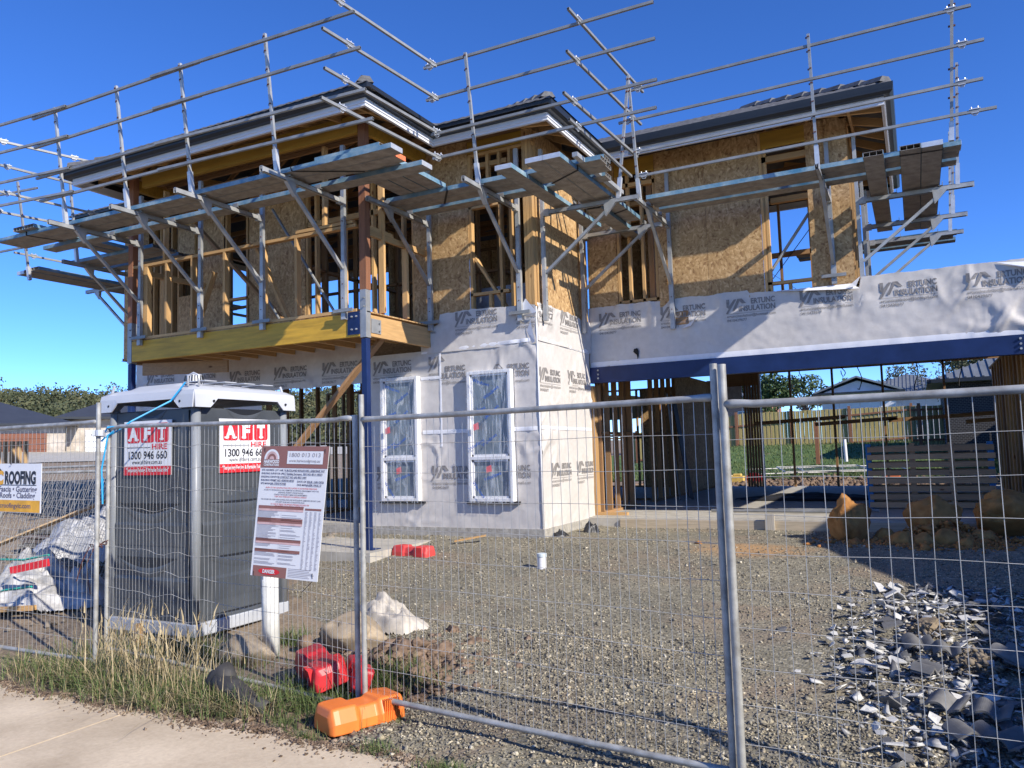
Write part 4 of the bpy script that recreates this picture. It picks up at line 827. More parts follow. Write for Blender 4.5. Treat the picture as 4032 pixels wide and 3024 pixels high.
# ================================================================ temporary fence
def fence_panel(p0, p1, zb, zt, label, nv, nh, ext=.16, bend=.004, seed=0, group='temporary mesh fence panels', tr=.019, lean=(0, 0), z1off=0.0, bendzone=None, cut=None):
    """p0,p1 ground xy. zb/zt heights of bottom and top rails"""
    a = Vector((p0[0], p0[1], 0)); b = Vector((p1[0], p1[1], 0)); root = thing('temporary_fence_panel', label, 'fence panel', (p0[0], p0[1], zb - .1), group)
    L = Vector((lean[0], lean[1], 0))
    def P(s, z): t = (z - zb) / (zt - zb); q = a + (b - a) * s + L * t; return Vector((q.x, q.y, z + z1off * s))
    for s in (0, 1):
        mb = MB(); mb.tube([P(s, zb - .10), P(s, zt + ext)], tr, 10, cap=False); mb.tube([P(s, zb - .09), P(s, zt + ext - .002)], tr - .004, 10, cap=False); build(mb, 'post', MGALVT, root, smooth=True)
    for z, nm in ((zt, 'top_rail'), (zb, 'bottom_rail')):
        mb = MB(); mb.tube([P(0.004, z), P(.02, z), P(.04, z)] + [P(s, z + bend * math.sin(s * 3.1 + seed)) for s in np.linspace(.06, .94, 12)] + [P(.96, z), P(.98, z), P(.996, z)], [tr * 1.05, tr * 1.1, tr * .95] + [tr * .95] * 12 + [tr * .95, tr * 1.1, tr * 1.05], 10); build(mb, nm, MGALVT, root, smooth=True)
    mb = MB(); rr = random.Random(seed)
    off = Vector(((b - a).y, -(b - a).x, 0)).normalized()
    for i in range(1, nv):
        s = i / nv; sgn = rr.choice((-1, 1)); amp = bend * rr.uniform(.2, 1.4); ph = rr.uniform(0, 6); k = rr.uniform(2, 6)
        big = bendzone(s) if bendzone else 0
        pts = []
        for j in range(11):
            t = j / 10; z = zb + (zt - zb) * t; d = amp * math.sin(t * k + ph) + big * (math.sin(t * 9 + ph * 2) + .6 * math.sin(t * 21 + ph)) * math.sin(math.pi * t)
            q = P(s + d / (b - a).length, z); pts.append(q + off * d * .5)
        if cut and cut(s): pts = pts[cut(s):]
        mb.tube(pts, .0019, 3, cap=False)
    for j in range(1, nh):
        z = zb + (zt - zb) * j / nh; ph = rr.uniform(0, 6); big = bendzone and .5
        mb.tube([P(s, z + bend * .8 * math.sin(s * 14 + ph) + ((bendzone(s) * .6 * math.sin(s * 40 + ph)) if bendzone else 0)) for s in np.linspace(0, 1, 30)], .0019, 3, cap=False)
    build(mb, 'wire_mesh', MWIRE, root); return root
MGALVT = M('galvanised_tube', (0.34, 0.33, 0.30), 0.5, 0.3, 0.3, 9, (1, 1, 1), 0.1, col2=(0.52, 0.52, 0.49))
MWIRE = M('fence_wire', (0.50, 0.49, 0.45), 0.5, 0.3, 0.2, 6, bmp=0)
fence_panel((-3.36, 4.33), (-.90, 4.02), -.47, 1.355, 'mesh fence panel in the middle, between the orange foot and the tall right post', 43, 10, seed=3, ext=.17)
fence_panel((-.85, 3.98), (1.55, 3.86), -.50, 1.315, 'nearest mesh fence panel at the right with coarse rectangular mesh', 27, 10, seed=4, tr=.021, ext=.20, bend=.006)
fence_panel((-6.42, 4.66), (-3.44, 4.36), -.50, 1.42, 'battered mesh fence panel in front of the grey toilet, wires bent', 62, 11, seed=8, ext=.02, bend=.009, bendzone=lambda s: .035 * math.exp(-((s - .3) / .16) ** 2), z1off=-.05, cut=lambda s: 0)
fence_panel((-8.9, 4.36), (-6.10, 4.33), -.50, 1.455, 'mesh fence panel at the far left carrying the roofing sign', 46, 12, seed=9, ext=.16)
fence_panel((-11.4, 6.0), (-8.5, 6.6), -.52, 1.06, 'mesh fence panel leaning behind the roofing sign, crossed wires', 60, 16, seed=12, ext=.06, lean=(0.3, .5), bend=.01, bendzone=lambda s: .03)
fence_panel((-10.3, 5.6), (-7.6, 6.4), -.50, 1.0, 'second leaning mesh panel behind the roofing sign', 55, 14, seed=13, ext=.06, lean=(.5, .3), bend=.01, bendzone=lambda s: .03)
fence_panel((1.55, 3.86), (3.3, 2.2), -.50, 1.3, 'mesh fence panel turning away beyond the right edge', 20, 10, seed=14, ext=.17)
# couplers
mb = MB(); mb.bar((-6.10, 4.30, 1.36), (-6.43, 4.60, 1.36), .05, .045); mb.lathe([(.03, -.025), (.036, -.025), (.036, .025), (.03, .025)], (-6.08, 4.33, 1.36), 12); mb.lathe([(.03, -.025), (.036, -.025), (.036, .025), (.03, .025)], (-6.43, 4.655, 1.36), 12)
o = tag(build(mb, 'fence_coupler', MWHITEG, origin=(-6.2, 4.4, 1.36)), 'steel coupler joining the two posts left of the toilet', 'coupler'); mb = MB(); mb.tube([(-6.25, 4.42, 1.37), (-6.22, 4.36, 1.35)], .012, 6); build(mb, 'rusty_bolt', MRUST, o)
mb = MB(); pts = [(-6.13 + .06 * math.cos(a) - .3 * a / 12.0, 4.33 + .05 * math.sin(a) + .3 * a / 12.0, .42 - .01 * math.sin(a * 2.3) + .01 * math.cos(a * 3.1)) for a in np.linspace(0, 12.5, 40)]; mb.tube(pts, .004, 4)
mb.tube([(-6.15, 4.3, .42), (-6.2, 4.27, .3), (-6.28, 4.28, .14)], .004, 4); mb.tube([(-6.35, 4.5, .42), (-6.4, 4.45, .25), (-6.3, 4.4, .1), (-6.2, 4.35, .03)], .004, 4)
tag(build(mb, 'tie_wire', MRUST, origin=(-6.1, 4.33, .4)), 'rusty wire twisted round the two left fence posts', 'wire')
# ---- fence feet
MORANGE = M('orange_plastic', (0.80, 0.20, 0.035), 0.45, 0, 0.12, 4, bmp=0.08); MREDP = M('red_plastic', (0.55, 0.03, 0.035), 0.4, 0, 0.2, 4, bmp=0.08); MREDF = M('faded_red_plastic', (0.62, 0.06, 0.055), 0.5, 0, 0.15, 4, bmp=0.05)
def fence_foot(loc, rz, m, label, rx=0.0, scale=1.0, group='plastic fence feet'):
    root = thing('fence_block', label, 'fence foot', loc, group); root.rotation_euler = (rx, 0, rz)
    def sec(x, w_, h, z0=0): return [(x, -w_, z0), (x, w_, z0), (x, w_ * .97, z0 + h * .45), (x, w_ * .72, z0 + h), (x, -w_ * .72, z0 + h), (x, -w_ * .97, z0 + h * .45)]
    S = [(-.31, .085, .10), (-.29, .11, .145), (-.24, .115, .15), (-.10, .115, .15), (-.07, .098, .128), (.07, .098, .128), (.10, .115, .15), (.24, .115, .15), (.29, .11, .145), (.31, .085, .10)]
    vs = [];
    for x, w_, h in S: vs += [tuple(c * scale for c in p) for p in sec(x, w_, h)]
    fs = [(6 * i + k, 6 * i + (k + 1) % 6, 6 * i + 6 + (k + 1) % 6, 6 * i + 6 + k) for i in range(len(S) - 1) for k in range(6)] + [tuple(range(6))[::-1], tuple(range(len(vs) - 6, len(vs)))]
    def P(mb, name, m, bev=0):
        me = bpy.data.meshes.new(name); me.from_pydata(mb.v, [], mb.f); me.update(); me.materials.append(m); o = bpy.data.objects.new(name, me); C.objects.link(o); o.parent = root
        if bev: b = o.modifiers.new('b', 'BEVEL'); b.width = bev; b.segments = 3
        return o
    mb = MB(); mb.add(vs, fs); P(mb, 'body', m, .012)
    mb = MB()
    for i in range(9): x = (.115 + i * .015) * scale; mb.box((x, -.118 * scale, .02 * scale), (x + .006, .118 * scale, .14 * scale))
    P(mb, 'ribs', m)
    mb = MB()
    for x in (-.03, .03): mb.lathe([(.0, .102), (.022, .102), (.026, .112), (.03, .112), (.03, .095)], (x * scale, 0, 0), 12)
    P(mb, 'post_socket', m); return root
fence_foot((-3.31, 4.21, -.60), 1.15, MORANGE, 'orange plastic fence foot under the two middle fence posts').scale = (.86, 1.3, 1.05)
fence_foot((-3.99, 4.64, -.49), -.62, MREDP, 'red plastic fence foot lying tilted in the grass behind the fence', rx=.25, scale=1.1)
fence_foot((-3.66, 4.72, -.47), -.75, MREDP, 'second red plastic foot propped against the first in the grass', rx=1.2, scale=.8)
fence_foot((-6.13, 8.98, -.27), -.12, MREDF, 'faded red plastic fence foot on the gravel beside the porch slab', scale=1.0)
# ================================================================ toilet
TX, TY, TS = -5.95, 5.2, 1.2
MGREY = M('mid_grey_plastic', (0.052, 0.060, 0.070), 0.45, 0, 0.18, 2.5, bmp=0.04, col2=(0.075, 0.084, 0.094)); MGREYM = M('post_grey_plastic', (0.22, 0.235, 0.25), 0.42, 0, .08, 3, bmp=.03); MGREYD = M('dark_plastic_and_shade', (0.012, 0.014, 0.018), 0.5, 0, .1, 5); MGREYL = M('pale_grey_plastic', (0.42, 0.44, 0.47), 0.4, 0, 0.08, 3, bmp=.03); MROOFW = M('white_moulded_plastic', (0.50, 0.52, 0.55), 0.4, 0, 0.05, 3, bmp=.03)
MPAPER = M('white_sign_board', (0.74, 0.75, 0.76), 0.5, 0, 0.03, 3, bmp=0); MSRED = M('sign_red', (0.62, 0.02, 0.03), 0.5, 0, .05, 3, bmp=0); MSBLK = M('sign_black', (0.012, 0.012, 0.02), 0.5, 0, .05, 3, bmp=0)
WC = thing('portable_toilet', 'grey portable toilet with a white moulded roof and red and white hire stickers', 'toilet', (TX, TY, -.60))
mb = MB(); mb.box((TX - TS + .02, TY + .02, -.38), (TX - .02, TY + TS - .02, 1.60)); build(mb, 'body', MGREY, WC, bevel=.01)
for x, y in ((TX - .035, TY + .035), (TX - TS + .035, TY + .035), (TX - .035, TY + TS - .035), (TX - TS + .035, TY + TS - .035)):
    mb = MB(); mb.tube([(x, y, -.38), (x, y, 1.62)], .045, 14); build(mb, 'corner_post', MGREYM, WC, smooth=True)
mb = MB(); mb.box((TX - TS - .01, TY - .01, -.50), (TX + .01, TY + TS + .01, -.38)); build(mb, 'base_tray', MGREYL, WC, bevel=.01)
for x in (TX - TS + .1, TX - .55, TX - .15): mb = MB(); mb.box((x - .05, TY + .02, -.66), (x + .05, TY + TS - .02, -.502)); build(mb, 'skid', M('skid', (0.36, 0.30, 0.2), .8), WC)
FA = lambda u, z, d=0: (TX - TS + u, TY - .0 - d + .02, z)      # door side, u 0..1.2 left to right
FB = lambda u, z, d=0: (TX + d - .02, TY + u, z)
def recess(F, u0, u1, z, h, up, par, flip=False):
    n = 14; top = [(u0 + (u1 - u0) * i / n, z) for i in range(n + 1)]; bot = [(u1 - (u1 - u0) * i / n, z - h * math.sin(math.pi * i / n)) for i in range(1, n)]
    mb = MB(); poly(mb, top + bot, lambda a, b: F(a, b, .003)); build(mb, 'recess_shade', MGREYD, WC)  # flat dark lens paints the shade of a moulded recess
    mb = MB(); vs = []; 
    for i in range(n + 1):
        u = u0 + (u1 - u0) * i / n; zz = z - h * math.sin(math.pi * i / n); vs += [F(u, zz, .003), F(u, zz - .03 * math.sin(math.pi * i / n), .014 * math.sin(math.pi * i / n) + .002), F(u, zz - .10 * math.sin(math.pi * i / n), .002)]
    mb.add(vs, [(3 * i, 3 * i + 3, 3 * i + 4, 3 * i + 1) for i in range(n)] + [(3 * i + 1, 3 * i + 4, 3 * i + 5, 3 * i + 2) for i in range(n)]); build(mb, 'moulded_lip', MGREY, WC, smooth=True)
recess(FA, .34, .80, 1.50 + .10, .06, 1, WC); recess(FA, .13, 1.00, .71, .10, 1, WC); recess(FA, .10, .96, .20, .10, 1, WC)
recess(FB, .38, .88, 1.60, .06, 1, WC); recess(FB, .12, 1.02, .71, .025, 1, WC); recess(FB, .14, 1.02, .20, .025, 1, WC); recess(FB, .14, 1.05, -.33, .02, 1, WC)
for F, u0, u1 in ((FA, .08, 1.1), (FB, .1, 1.1)):
    for z in (1.05, .53, .02):
        mb = MB(); vs = [F(u0, z, .001), F(u1, z, .001), F(u1, z - .03, .010), F(u0, z - .03, .010), F(u1, z - .22, .004), F(u0, z - .22, .004)]; mb.add(vs, [(0, 1, 2, 3), (3, 2, 4, 5)]); build(mb, 'wall_rib', MGREY, WC)
mb = MB(); mb.box((TX - .095, TY - .0, -.3), (TX - .085, TY + .015, 1.58)); build(mb, 'door_gap', MGREYD, WC)
# roof shell
n = 24; vs = []; 
def rshape(u, v):   # u,v 0..1
    e = min(u, 1 - u, v, 1 - v); h = .10 + .075 * (1 - math.exp(-e * 14))
    if .2 < u < .7 and .15 < v < .85: h += .03
    return h
X0, X1, Y0_, Y1_ = TX - TS - .05, TX + .05, TY - .06, TY + TS + .05
for j in range(n + 1):
    for i in range(n + 1):
        u, v_ = i / n, j / n; vs.append((X0 + (X1 - X0) * u, Y0_ + (Y1_ - Y0_) * v_, 1.66 + rshape(u, v_)))
fs = [(j * (n + 1) + i, j * (n + 1) + i + 1, (j + 1) * (n + 1) + i + 1, (j + 1) * (n + 1) + i) for j in range(n) for i in range(n)]
mb = MB(); mb.add(vs, fs)
def skirt(P0, P1, out):
    P0, P1 = Vector(P0), Vector(P1); L = 30; vs = []
    for i in range(L + 1):
        t = i / L; q = P0 + (P1 - P0) * t; a = min(t, 1 - t); b = abs(t - .5)
        low = 1.60 if a < .14 else (1.60 + (a - .14) * 1.5 if a < .19 else 1.685)
        o_ = Vector(out); vs += [(q.x, q.y, 1.762), (q.x + o_.x * .012, q.y + o_.y * .012, 1.72), (q.x + o_.x * .02, q.y + o_.y * .02, low)]
    mb.add(vs, [(3 * i + k, 3 * i + k + 1, 3 * i + k + 4, 3 * i + k + 3) for i in range(L) for k in (0, 1)])
roofo = build(mb, 'roof', MROOFW, WC, smooth=True); mb = MB()
skirt((X0, Y0_, 0), (X1, Y0_, 0), (0, -1, 0)); skirt((X1, Y0_, 0), (X1, Y1_, 0), (1, 0, 0)); skirt((X1, Y1_, 0), (X0, Y1_, 0), (0, 1, 0)); skirt((X0, Y1_, 0), (X0, Y0_, 0), (-1, 0, 0))
sk_ = build(mb, 'roof_skirt', MROOFW, roofo); sd = sk_.modifiers.new('s', 'SOLIDIFY'); sd.thickness = .012
for i in range(4): mb = MB(); mb.box((TX - .35, TY + .15 + i * .25, 1.86), (TX - .05, TY + .30 + i * .25, 1.868)); build(mb, 'roof_rib', MROOFW, roofo, bevel=.02)
for u, v_, F in ((.08, 1.66, FA), (1.08, 1.66, FA), (.15, 1.66, FB), (1.1, 1.66, FB)):
    mb = MB(); c_ = F(u, v_, .1); mb.tube([F(u, v_, .09), F(u, v_, .1)], .012, 8); build(mb, 'roof_screw', MGREYD, roofo)
mb = MB(); cx_, cy_ = -6.60, 5.75
mb.lathe([(.0, 1.99), (.075, 1.985), (.085, 1.96), (.11, 1.84), (.115, 1.80)], (cx_, cy_, 0), 24); vent = build(mb, 'roof_vent', MROOFW, WC, smooth=True)
mb = MB()
for k in range(20): a = 2 * math.pi * k / 20; mb.bar((cx_ + .082 * math.cos(a), cy_ + .082 * math.sin(a), 1.975), (cx_ + .106 * math.cos(a), cy_ + .106 * math.sin(a), 1.875), .012, .012)
build(mb, 'vent_slots', MGREYD, vent)
for x, y, dx in ((TX - TS, TY - .02, .06), (TX - .02, TY + TS, -.05)): mb = MB(); mb.tube([(x, y, 1.75), (x + dx, y, 1.80), (x + dx * 1.5, y, 1.86)], .013, 8); build(mb, 'lifting_pin', MGREYL, WC)
mb = MB(); mb.tube([(TX - .1, TY + .0, 1.80), (TX - .1, TY + .0, 1.9), (TX - .05, TY + .02, 1.925), (TX, TY + .04, 1.9), (TX, TY + .04, 1.80)], .011, 8); build(mb, 'lifting_shackle', MWHITEG, WC, smooth=True)
def sticker(F, u0):
    G = lambda d: (lambda u, v: F(u0 + u, .98 + v, d)); o = MB(); rect(o, 0, 0, .67, .52, G(.024)); rect(o, 0, 0, .67, .52, G(.018)); st = build(o, 'sticker', MPAPER, WC)
    mb = MB(); rect(mb, 0, 0, .67, .085, G(.026))
    for i in range(3): mb.add([G(.026)(.045 + i * .20 + a, .31 + b) for a, b in rrect(0, 0, .185, .185, .025)], [tuple(range(20))])
    put_text(mb, 'HIRE', .075, (.40, .245), G(.026), .002, width=.21); build(mb, 'red_print', MSRED, st)
    mb = MB()
    for i, ch in enumerate('AFT'):
        w_ = .13 if ch == 'A' else (.10 if ch == 'F' else .115); put_text(mb, ch, .18, (.1375 + i * .20, .337), G(.028), .010, 'CENTER', w_)
        cx_ = .1375 + i * .20
        for s in ((-.05, .05) if ch == 'A' else ((-.03,) if ch == 'F' else (0,))): rect(mb, cx_ + s - .028, .333, cx_ + s + .028, .348, G(.0285))
        if ch != 'A': rect(mb, cx_ - .06, .455, cx_ + .055, .470, G(.0285))
    put_text(mb, '"Temporary Fencing & Portable Toilet Hire"', .05, (.335, .032), G(.028), .001, 'CENTER', .60); build(mb, 'white_print', MPAPER, st)
    mb = MB(); rect(mb, .045, .262, .38, .267, G(.026)); put_text(mb, '1300 946 660', .105, (.07, .155), G(.026), .002, width=.54); put_text(mb, 'www.afthire.com.au', .06, (.12, .105), G(.026), 0, width=.42); build(mb, 'black_print', MSBLK, st)
sticker(FA, .22); sticker(FB, .28)
MBLUE = M('blue_rope', (0.02, 0.33, 0.66), .5)
mb = MB(); mb.tube([(TX - .04, TY - .08, 1.83), (-6.1, 5.05, 1.66), (-6.25, 4.75, 1.47), (-6.33, 4.66, 1.38), (-6.42, 4.63, 1.34), (-6.44, 4.60, 1.30)], .009, 5); mb.tube([(-6.42, 4.62, 1.38), (-6.36, 4.60, 1.42), (-6.28, 4.68, 1.44), (-6.38, 4.62, 1.35), (-6.43, 4.60, 1.05), (-6.41, 4.60, .75), (-6.43, 4.61, .98)], .008, 5)
tag(build(mb, 'rope', MBLUE, origin=(-6.1, 5.05, 1.66)), 'bright blue rope from the toilet roof down to the fence post', 'rope')
# ================================================================ signs on the fence
MBRN = M('sign_brown', (0.27, 0.12, 0.10), 0.5, 0, .04, 3, bmp=0); MSINK = M('sign_ink', (0.10, 0.10, 0.16), .6, bmp=0); MSPNK = M('sign_pink', (.62, .42, .40), .5, bmp=0); MGREYI = M('sign_grey_ink', (.33, .30, .31), .6, bmp=0)
A_, B_, D_ = Vector((-4.23, 4.30, 1.20)), Vector((-3.61, 4.30, 1.18)), Vector((-4.35, 4.30, .275))
def SG(d):
    ux = (B_ - A_); uy = (A_ - D_); nrm = Vector((0, -1, 0))
    return lambda u, v: tuple(D_ + ux * (u / .62) + uy * (v / .93) + nrm * d)
SB = thing('site_sign', 'tall white and brown building site notice with a DANGER oval, tied crooked to the fence', 'sign', tuple(D_))
mb = MB(); mb.prism([(0, 0), (.62, 0), (.62, .93), (0, .93)], SG(0), SG(.004)); build(mb, 'board', MPAPER, SB)
g = SG(.0055); g2 = SG(.007)
mb = MB(); rect(mb, 0, .775, .62, .93, g); rect(mb, .02, .0, .335, .075, g)
for z0, u1 in ((.483, .44), (.385, .44), (.25, .44), (.176, .44)): rect(mb, .02, z0, u1, z0 + (.022 if z0 < .38 or z0 > .45 else .034), g)
rect(mb, .455, .483, .60, .497, g)
build(mb, 'brown_panels', MBRN, SB)
mb = MB(); rect(mb, .25, .805, .575, .895, g2)
def halfring(r0, r1, cx, cy): poly(mb, [(cx + r1 * math.cos(a), cy + r1 * math.sin(a)) for a in np.linspace(0, math.pi, 14)] + [(cx + r0 * math.cos(a), cy + r0 * math.sin(a)) for a in np.linspace(math.pi, 0, 14)], g2)
halfring(.056, .072, .105, .836); put_text(mb, 'HARWOOD', .034, (.105, .808), g2, .0016, 'CENTER', .145); put_text(mb, 'CONSTRUCTIONS', .022, (.105, .788), g2, .0008, 'CENTER', .145)
put_text(mb, 'DANGER', .036, (.175, .027), SG(.009), .0015, 'CENTER', .115); build(mb, 'white_print', MPAPER, SB)
mb = MB(); halfring(.04, .056, .105, .836); halfring(.0, .022, .105, .836); rect(mb, .02, .468, .44, .483, g); rect(mb, .02, .370, .44, .385, g); rect(mb, .02, .236, .44, .25, g); build(mb, 'pink_print', MSPNK, SB)
mb = MB(); poly(mb, [(.175 + .10 * math.cos(a), .038 + .024 * math.sin(a)) for a in np.linspace(0, 2 * math.pi, 29)[:-1]], g2); t = mb
for s, z in (('ENTRY TO THIS CONSTRUCTION SITE IS LIMITED TO AUTHORISED PERSONNEL', .628), ('THEFT AND VANDALISM IS A CRIMINAL OFFENCE', .566), ('IN CASE OF INJURY OR SIMILAR EMERGENCIES RING 000', .513), ('FOR NEAREST LOCAL MEDICAL CENTRE, CALL', .500)): put_text(t, s, .015, (.31, z), g, 0, 'CENTER', .0072 * len(s))
build(mb, 'red_print', MSRED, SB)
mb = MB()
for s, u, z, w_ in (('SITE ADDRESS: LOT 1648, 76 BUCKLAND BOULEVARD, GISBORNE 3437', .02, .752, .58), ('BUILDING SURVEYOR: SPECT Building Surveyors  REG NO: BS-U 100231', .02, .728, .56), ('BUILDING SURVEYOR CONTACT NO: (03) 8521 6404', .02, .704, .42), ('BUILDING PERMIT NO: 4350546168181', .02, .68, .31), ('DATE OF ISSUE: 15/01/2026', .36, .675, .24), ('SITE MANAGER: STEVE POWER', .02, .656, .24), ('OHS MANAGER: PAUL O', .36, .652, .22)):
    put_text(mb, s, .019, (u, z), g, .0003, width=w_); rect(mb, u + w_ * .38, z - .004, u + w_, z - .0025, g)
for s, z in (('ACCESS TO THE BUILDING IS ONLY PERMITTED VIA PREVIOUS ARRANGEMENT WITH THE', .612), ('SUPERVISOR. PROPERTY OWNERS SHOULD', .596), ('CONTACT THE BUILDER TO MAKE SUCH ARRANGEMENTS', .581), ('THIS SITE MAY BE UNDER VIDEO SURVEILLANCE AND PATROLLED BY UNMARKED SECURITY CARS', .545), ('SITE SAFETY RULES AND COORDINATION PLAN', .529)): put_text(mb, s, .014, (.31, z), g, .0001, 'CENTER', .0068 * len(s))
build(mb, 'dark_print', MSINK, SB)
mb = MB(); put_text(mb, '1800 013 013', .04, (.272, .855), SG(.0085), 0, width=.28); put_text(mb, 'www.harwoodgroup.au', .03, (.272, .818), SG(.0085), 0, width=.28)
rr = random.Random(5)
for zt, zb in ((.462, .392), (.365, .256), (.232, .182), (.172, .085)):
    z = zt
    while z > zb:
        for u0, wmax in ((.022, .21), (.245, .19)):
            if rr.random() < (.95 if u0 < .1 else .5): rect(mb, u0, z, u0 + wmax * rr.uniform(.5, 1), z + .0026, g)
        z -= .0075
for i in range(46):
    z = .470 - i * .0088
    for u0 in (.458, .50, .54, .58): rect(mb, u0, z, u0 + rr.uniform(.012, .026), z + .0028, g)
for i in range(6): rect(mb, .35, .07 - i * .011, .35 + rr.uniform(.18, .25), .073 - i * .011, g)
rect(mb, .238, .10, .2388, .46, g); rect(mb, .02, .10, .0206, .48, g)
build(mb, 'grey_print', MGREYI, SB)
for u, v_ in ((.03, .915), (.585, .91), (.03, .03), (.57, .05)): mb = MB(); p = Vector(SG(.006)(u, v_)); mb.tube([p, p + Vector((0, .0, -.03)), p + Vector((.005, .04, .01)), p], .0035, 4); build(mb, 'cable_tie', MBLACK, SB)
mb = MB(); p = Vector(SG(.006)(.57, .05)); mb.tube([p, p + Vector((-.02, .03, -.05)), p + Vector((-.07, -.02, -.12))], .0025, 4); build(mb, 'cable_tie', MBLACK, SB)
RX0 = -7.99
RS = thing('roofing_sign', 'white, black and amber roofing company sign cut off by the left edge', 'sign', (RX0, 4.29, .69))
G = lambda d: (lambda o, v: (RX0 + 1.2 - o + .012 * v, 4.29 - d, .69 + v + .014 * o))
mb = MB(); mb.prism([(1.2, 0), (0, 0), (0, .43), (1.2, .43)], G(0), G(.004)); build(mb, 'board', MPAPER, RS)
Gt = lambda d: (lambda u, v: G(d)(-u, v))
mb = MB(); rect(mb, 1.19, 0.004, .012, .108, G(.0055)); put_text(mb, 'JC', .155, (-.70, .253), Gt(.0065), .010, width=.155); build(mb, 'amber_print', M('sign_amber', (.72, .37, .03), .5, bmp=0), RS)
mb = MB(); put_text(mb, 'ROOFING', .15, (-.525, .255), Gt(.006), .007, width=.45); rect(mb, 1.0, .238, .065, .244, G(.006)); poly(mb, [(.78, .345), (.655, .42), (.535, .345)], G(.006)); build(mb, 'black_print', MSBLK, RS)
mb = MB(); put_text(mb, 'Metal Fascia • Guttering', .068, (-.80, .183), Gt(.006), .0012, width=.745); put_text(mb, 'Metal Roofs • Cladding', .068, (-.78, .128), Gt(.006), .0012, width=.70); put_text(mb, 'info@jcroofingvic.com', .06, (-.78, .04), Gt(.0065), .001, width=.64); build(mb, 'text_print', MSINK, RS)
mb = MB(); mb.tube([(-7.21, 4.28, 1.115), (-7.215, 4.27, 1.125), (-7.2, 4.30, 1.14)], .003, 4); build(mb, 'cable_tie', MBLACK, RS)
# ================================================================ loose objects
def rock(name, loc, s, m, label, cat, seed, group=None, sub=3, rough=.35, flat=False):
    import bmesh
    bm = bmesh.new(); bmesh.ops.create_icosphere(bm, subdivisions=sub + 1, radius=1)
    for v in bm.verts:
        n_ = v.co.normalized(); d = 1 + rough * noise.fractal(n_ * 1.3 + Vector((seed, 0, 0)), .8, 2, 3) + (.14 if not flat else .2) * noise.fractal(n_ * 4.5 + Vector((seed, 1, 0)), .6, 2.2, 4)
        q = n_ * d; 
        for k in range(9):
            pl = Vector((math.sin(seed * 3 + k * 2.1), math.cos(seed * 5 + k * 1.7), math.sin(seed + k * 2.9) * .8)).normalized(); ex = q.dot(pl) - .74
            if ex > 0: q -= pl * ex * .85
        q *= 1 + .035 * noise.fractal(n_ * 11 + Vector((seed, 3, 0)), .5, 2.2, 3)
        v.co = Vector((q.x * s[0], q.y * s[1], q.z * s[2]))
    me = bpy.data.meshes.new(name); bm.to_mesh(me); bm.free(); me.materials.append(m); o = bpy.data.objects.new(name, me); C.objects.link(o); o.location = loc
    for p in me.polygons: p.use_smooth = not flat
    return tag(o, label, cat, group)
MOCH = M('ochre_clay_rock', (0.38, 0.155, 0.035), .95, 0, .35, 5, bmp=.8, bd=.02, col2=(.50, .25, .075)); MTAN = M('tan_rock', (0.30, 0.23, 0.15), .92, 0, .3, 6, bmp=.7, bd=.015, col2=(.42, .34, .24)); MMUD = M('brown_clay', (0.16, 0.10, 0.065), .95, 0, .4, 14, bmp=.9, bd=.02, col2=(.27, .19, .13))
rock('boulder', (-.86, 11.15, .02), (.27, .25, .33), MOCH, 'tall ochre boulder with a sunlit tip at the left of the clay heap', 'boulder', 1.3, 'ochre boulders in front of the garage')
rock('boulder', (.10, 11.35, .10), (.34, .25, .25), MOCH, 'flat-topped ochre boulder in the middle of the shaded clay heap', 'boulder', 4.1, 'ochre boulders in front of the garage')
rock('boulder', (.98, 11.9, .12), (.50, .30, .30), MOCH, 'large rounded ochre boulder at the right end of the clay heap', 'boulder', 7.7, 'ochre boulders in front of the garage')
for i, (x, y, s, l) in enumerate(((-.25, 10.75, .14, 'small ochre lump at the front left of the clay heap'), (-.02, 10.72, .13, 'rounded ochre lump at the front middle of the clay heap'), (.22, 10.8, .17, 'ochre lump leaning on the middle boulder'), (-.45, 11.2, .12, 'shaded ochre lump just right of the tall boulder'), (.42, 10.6, .09, 'pale ochre stone at the front of the clay heap'), (.6, 11.1, .15, 'ochre lump before the large right boulder'))):
    rock('clay_lump', (x, y, -.12), (s * 1.2, s, s), MOCH, l, 'clay lump', i * 2.3 + .4, 'ochre lumps in the clay heap', 2)
n = 1500; X = rng.normal(.15, .45, n); Y = rng.normal(10.95, .28, n); Hh = .26 * np.exp(-(((X - .2) / .5) ** 2 + ((Y - 11.2) / .3) ** 2)); stones('clay_crumbs', np.stack([X, Y, -.15 + Hh * rng.uniform(.3, 1, n)], -1), np.clip(rng.lognormal(-3.5, .5, n), .01, .09), M('clay_bits', (.38, .165, .045), .95, 0, .3, 9), 'ochre clay crumbs spread round the boulders', 'clay')
rock('clay_lump', (-2.62, 10.35, -.15), (.05, .04, .03), MOCH, 'tiny ochre lump alone on the gravel left of the tall post', 'clay lump', 3.3, sub=2)
rock('rock', (-5.15, 5.02, -.50), (.27, .16, .17), MTAN, 'tan rock in front of the toilet base, shadow stripes across it', 'rock', 2.2, 'tan rocks along the fence')
rock('rock', (-4.45, 5.55, -.42), (.33, .22, .20), MTAN, 'big pale tan rock beside the ragged white bag', 'rock', 5.6, 'tan rocks along the fence')
rock('rock', (-5.35, 5.05, -.55), (.2, .12, .1), MTAN, 'low tan rock at the foot of the dry grass', 'rock', 8.8, 'tan rocks along the fence', 2); rock('rock', (-4.78, 5.35, -.48), (.09, .07, .08), MMUD, 'small brown stone between the pale post and the pale rock', 'rock', 6.1, sub=2)
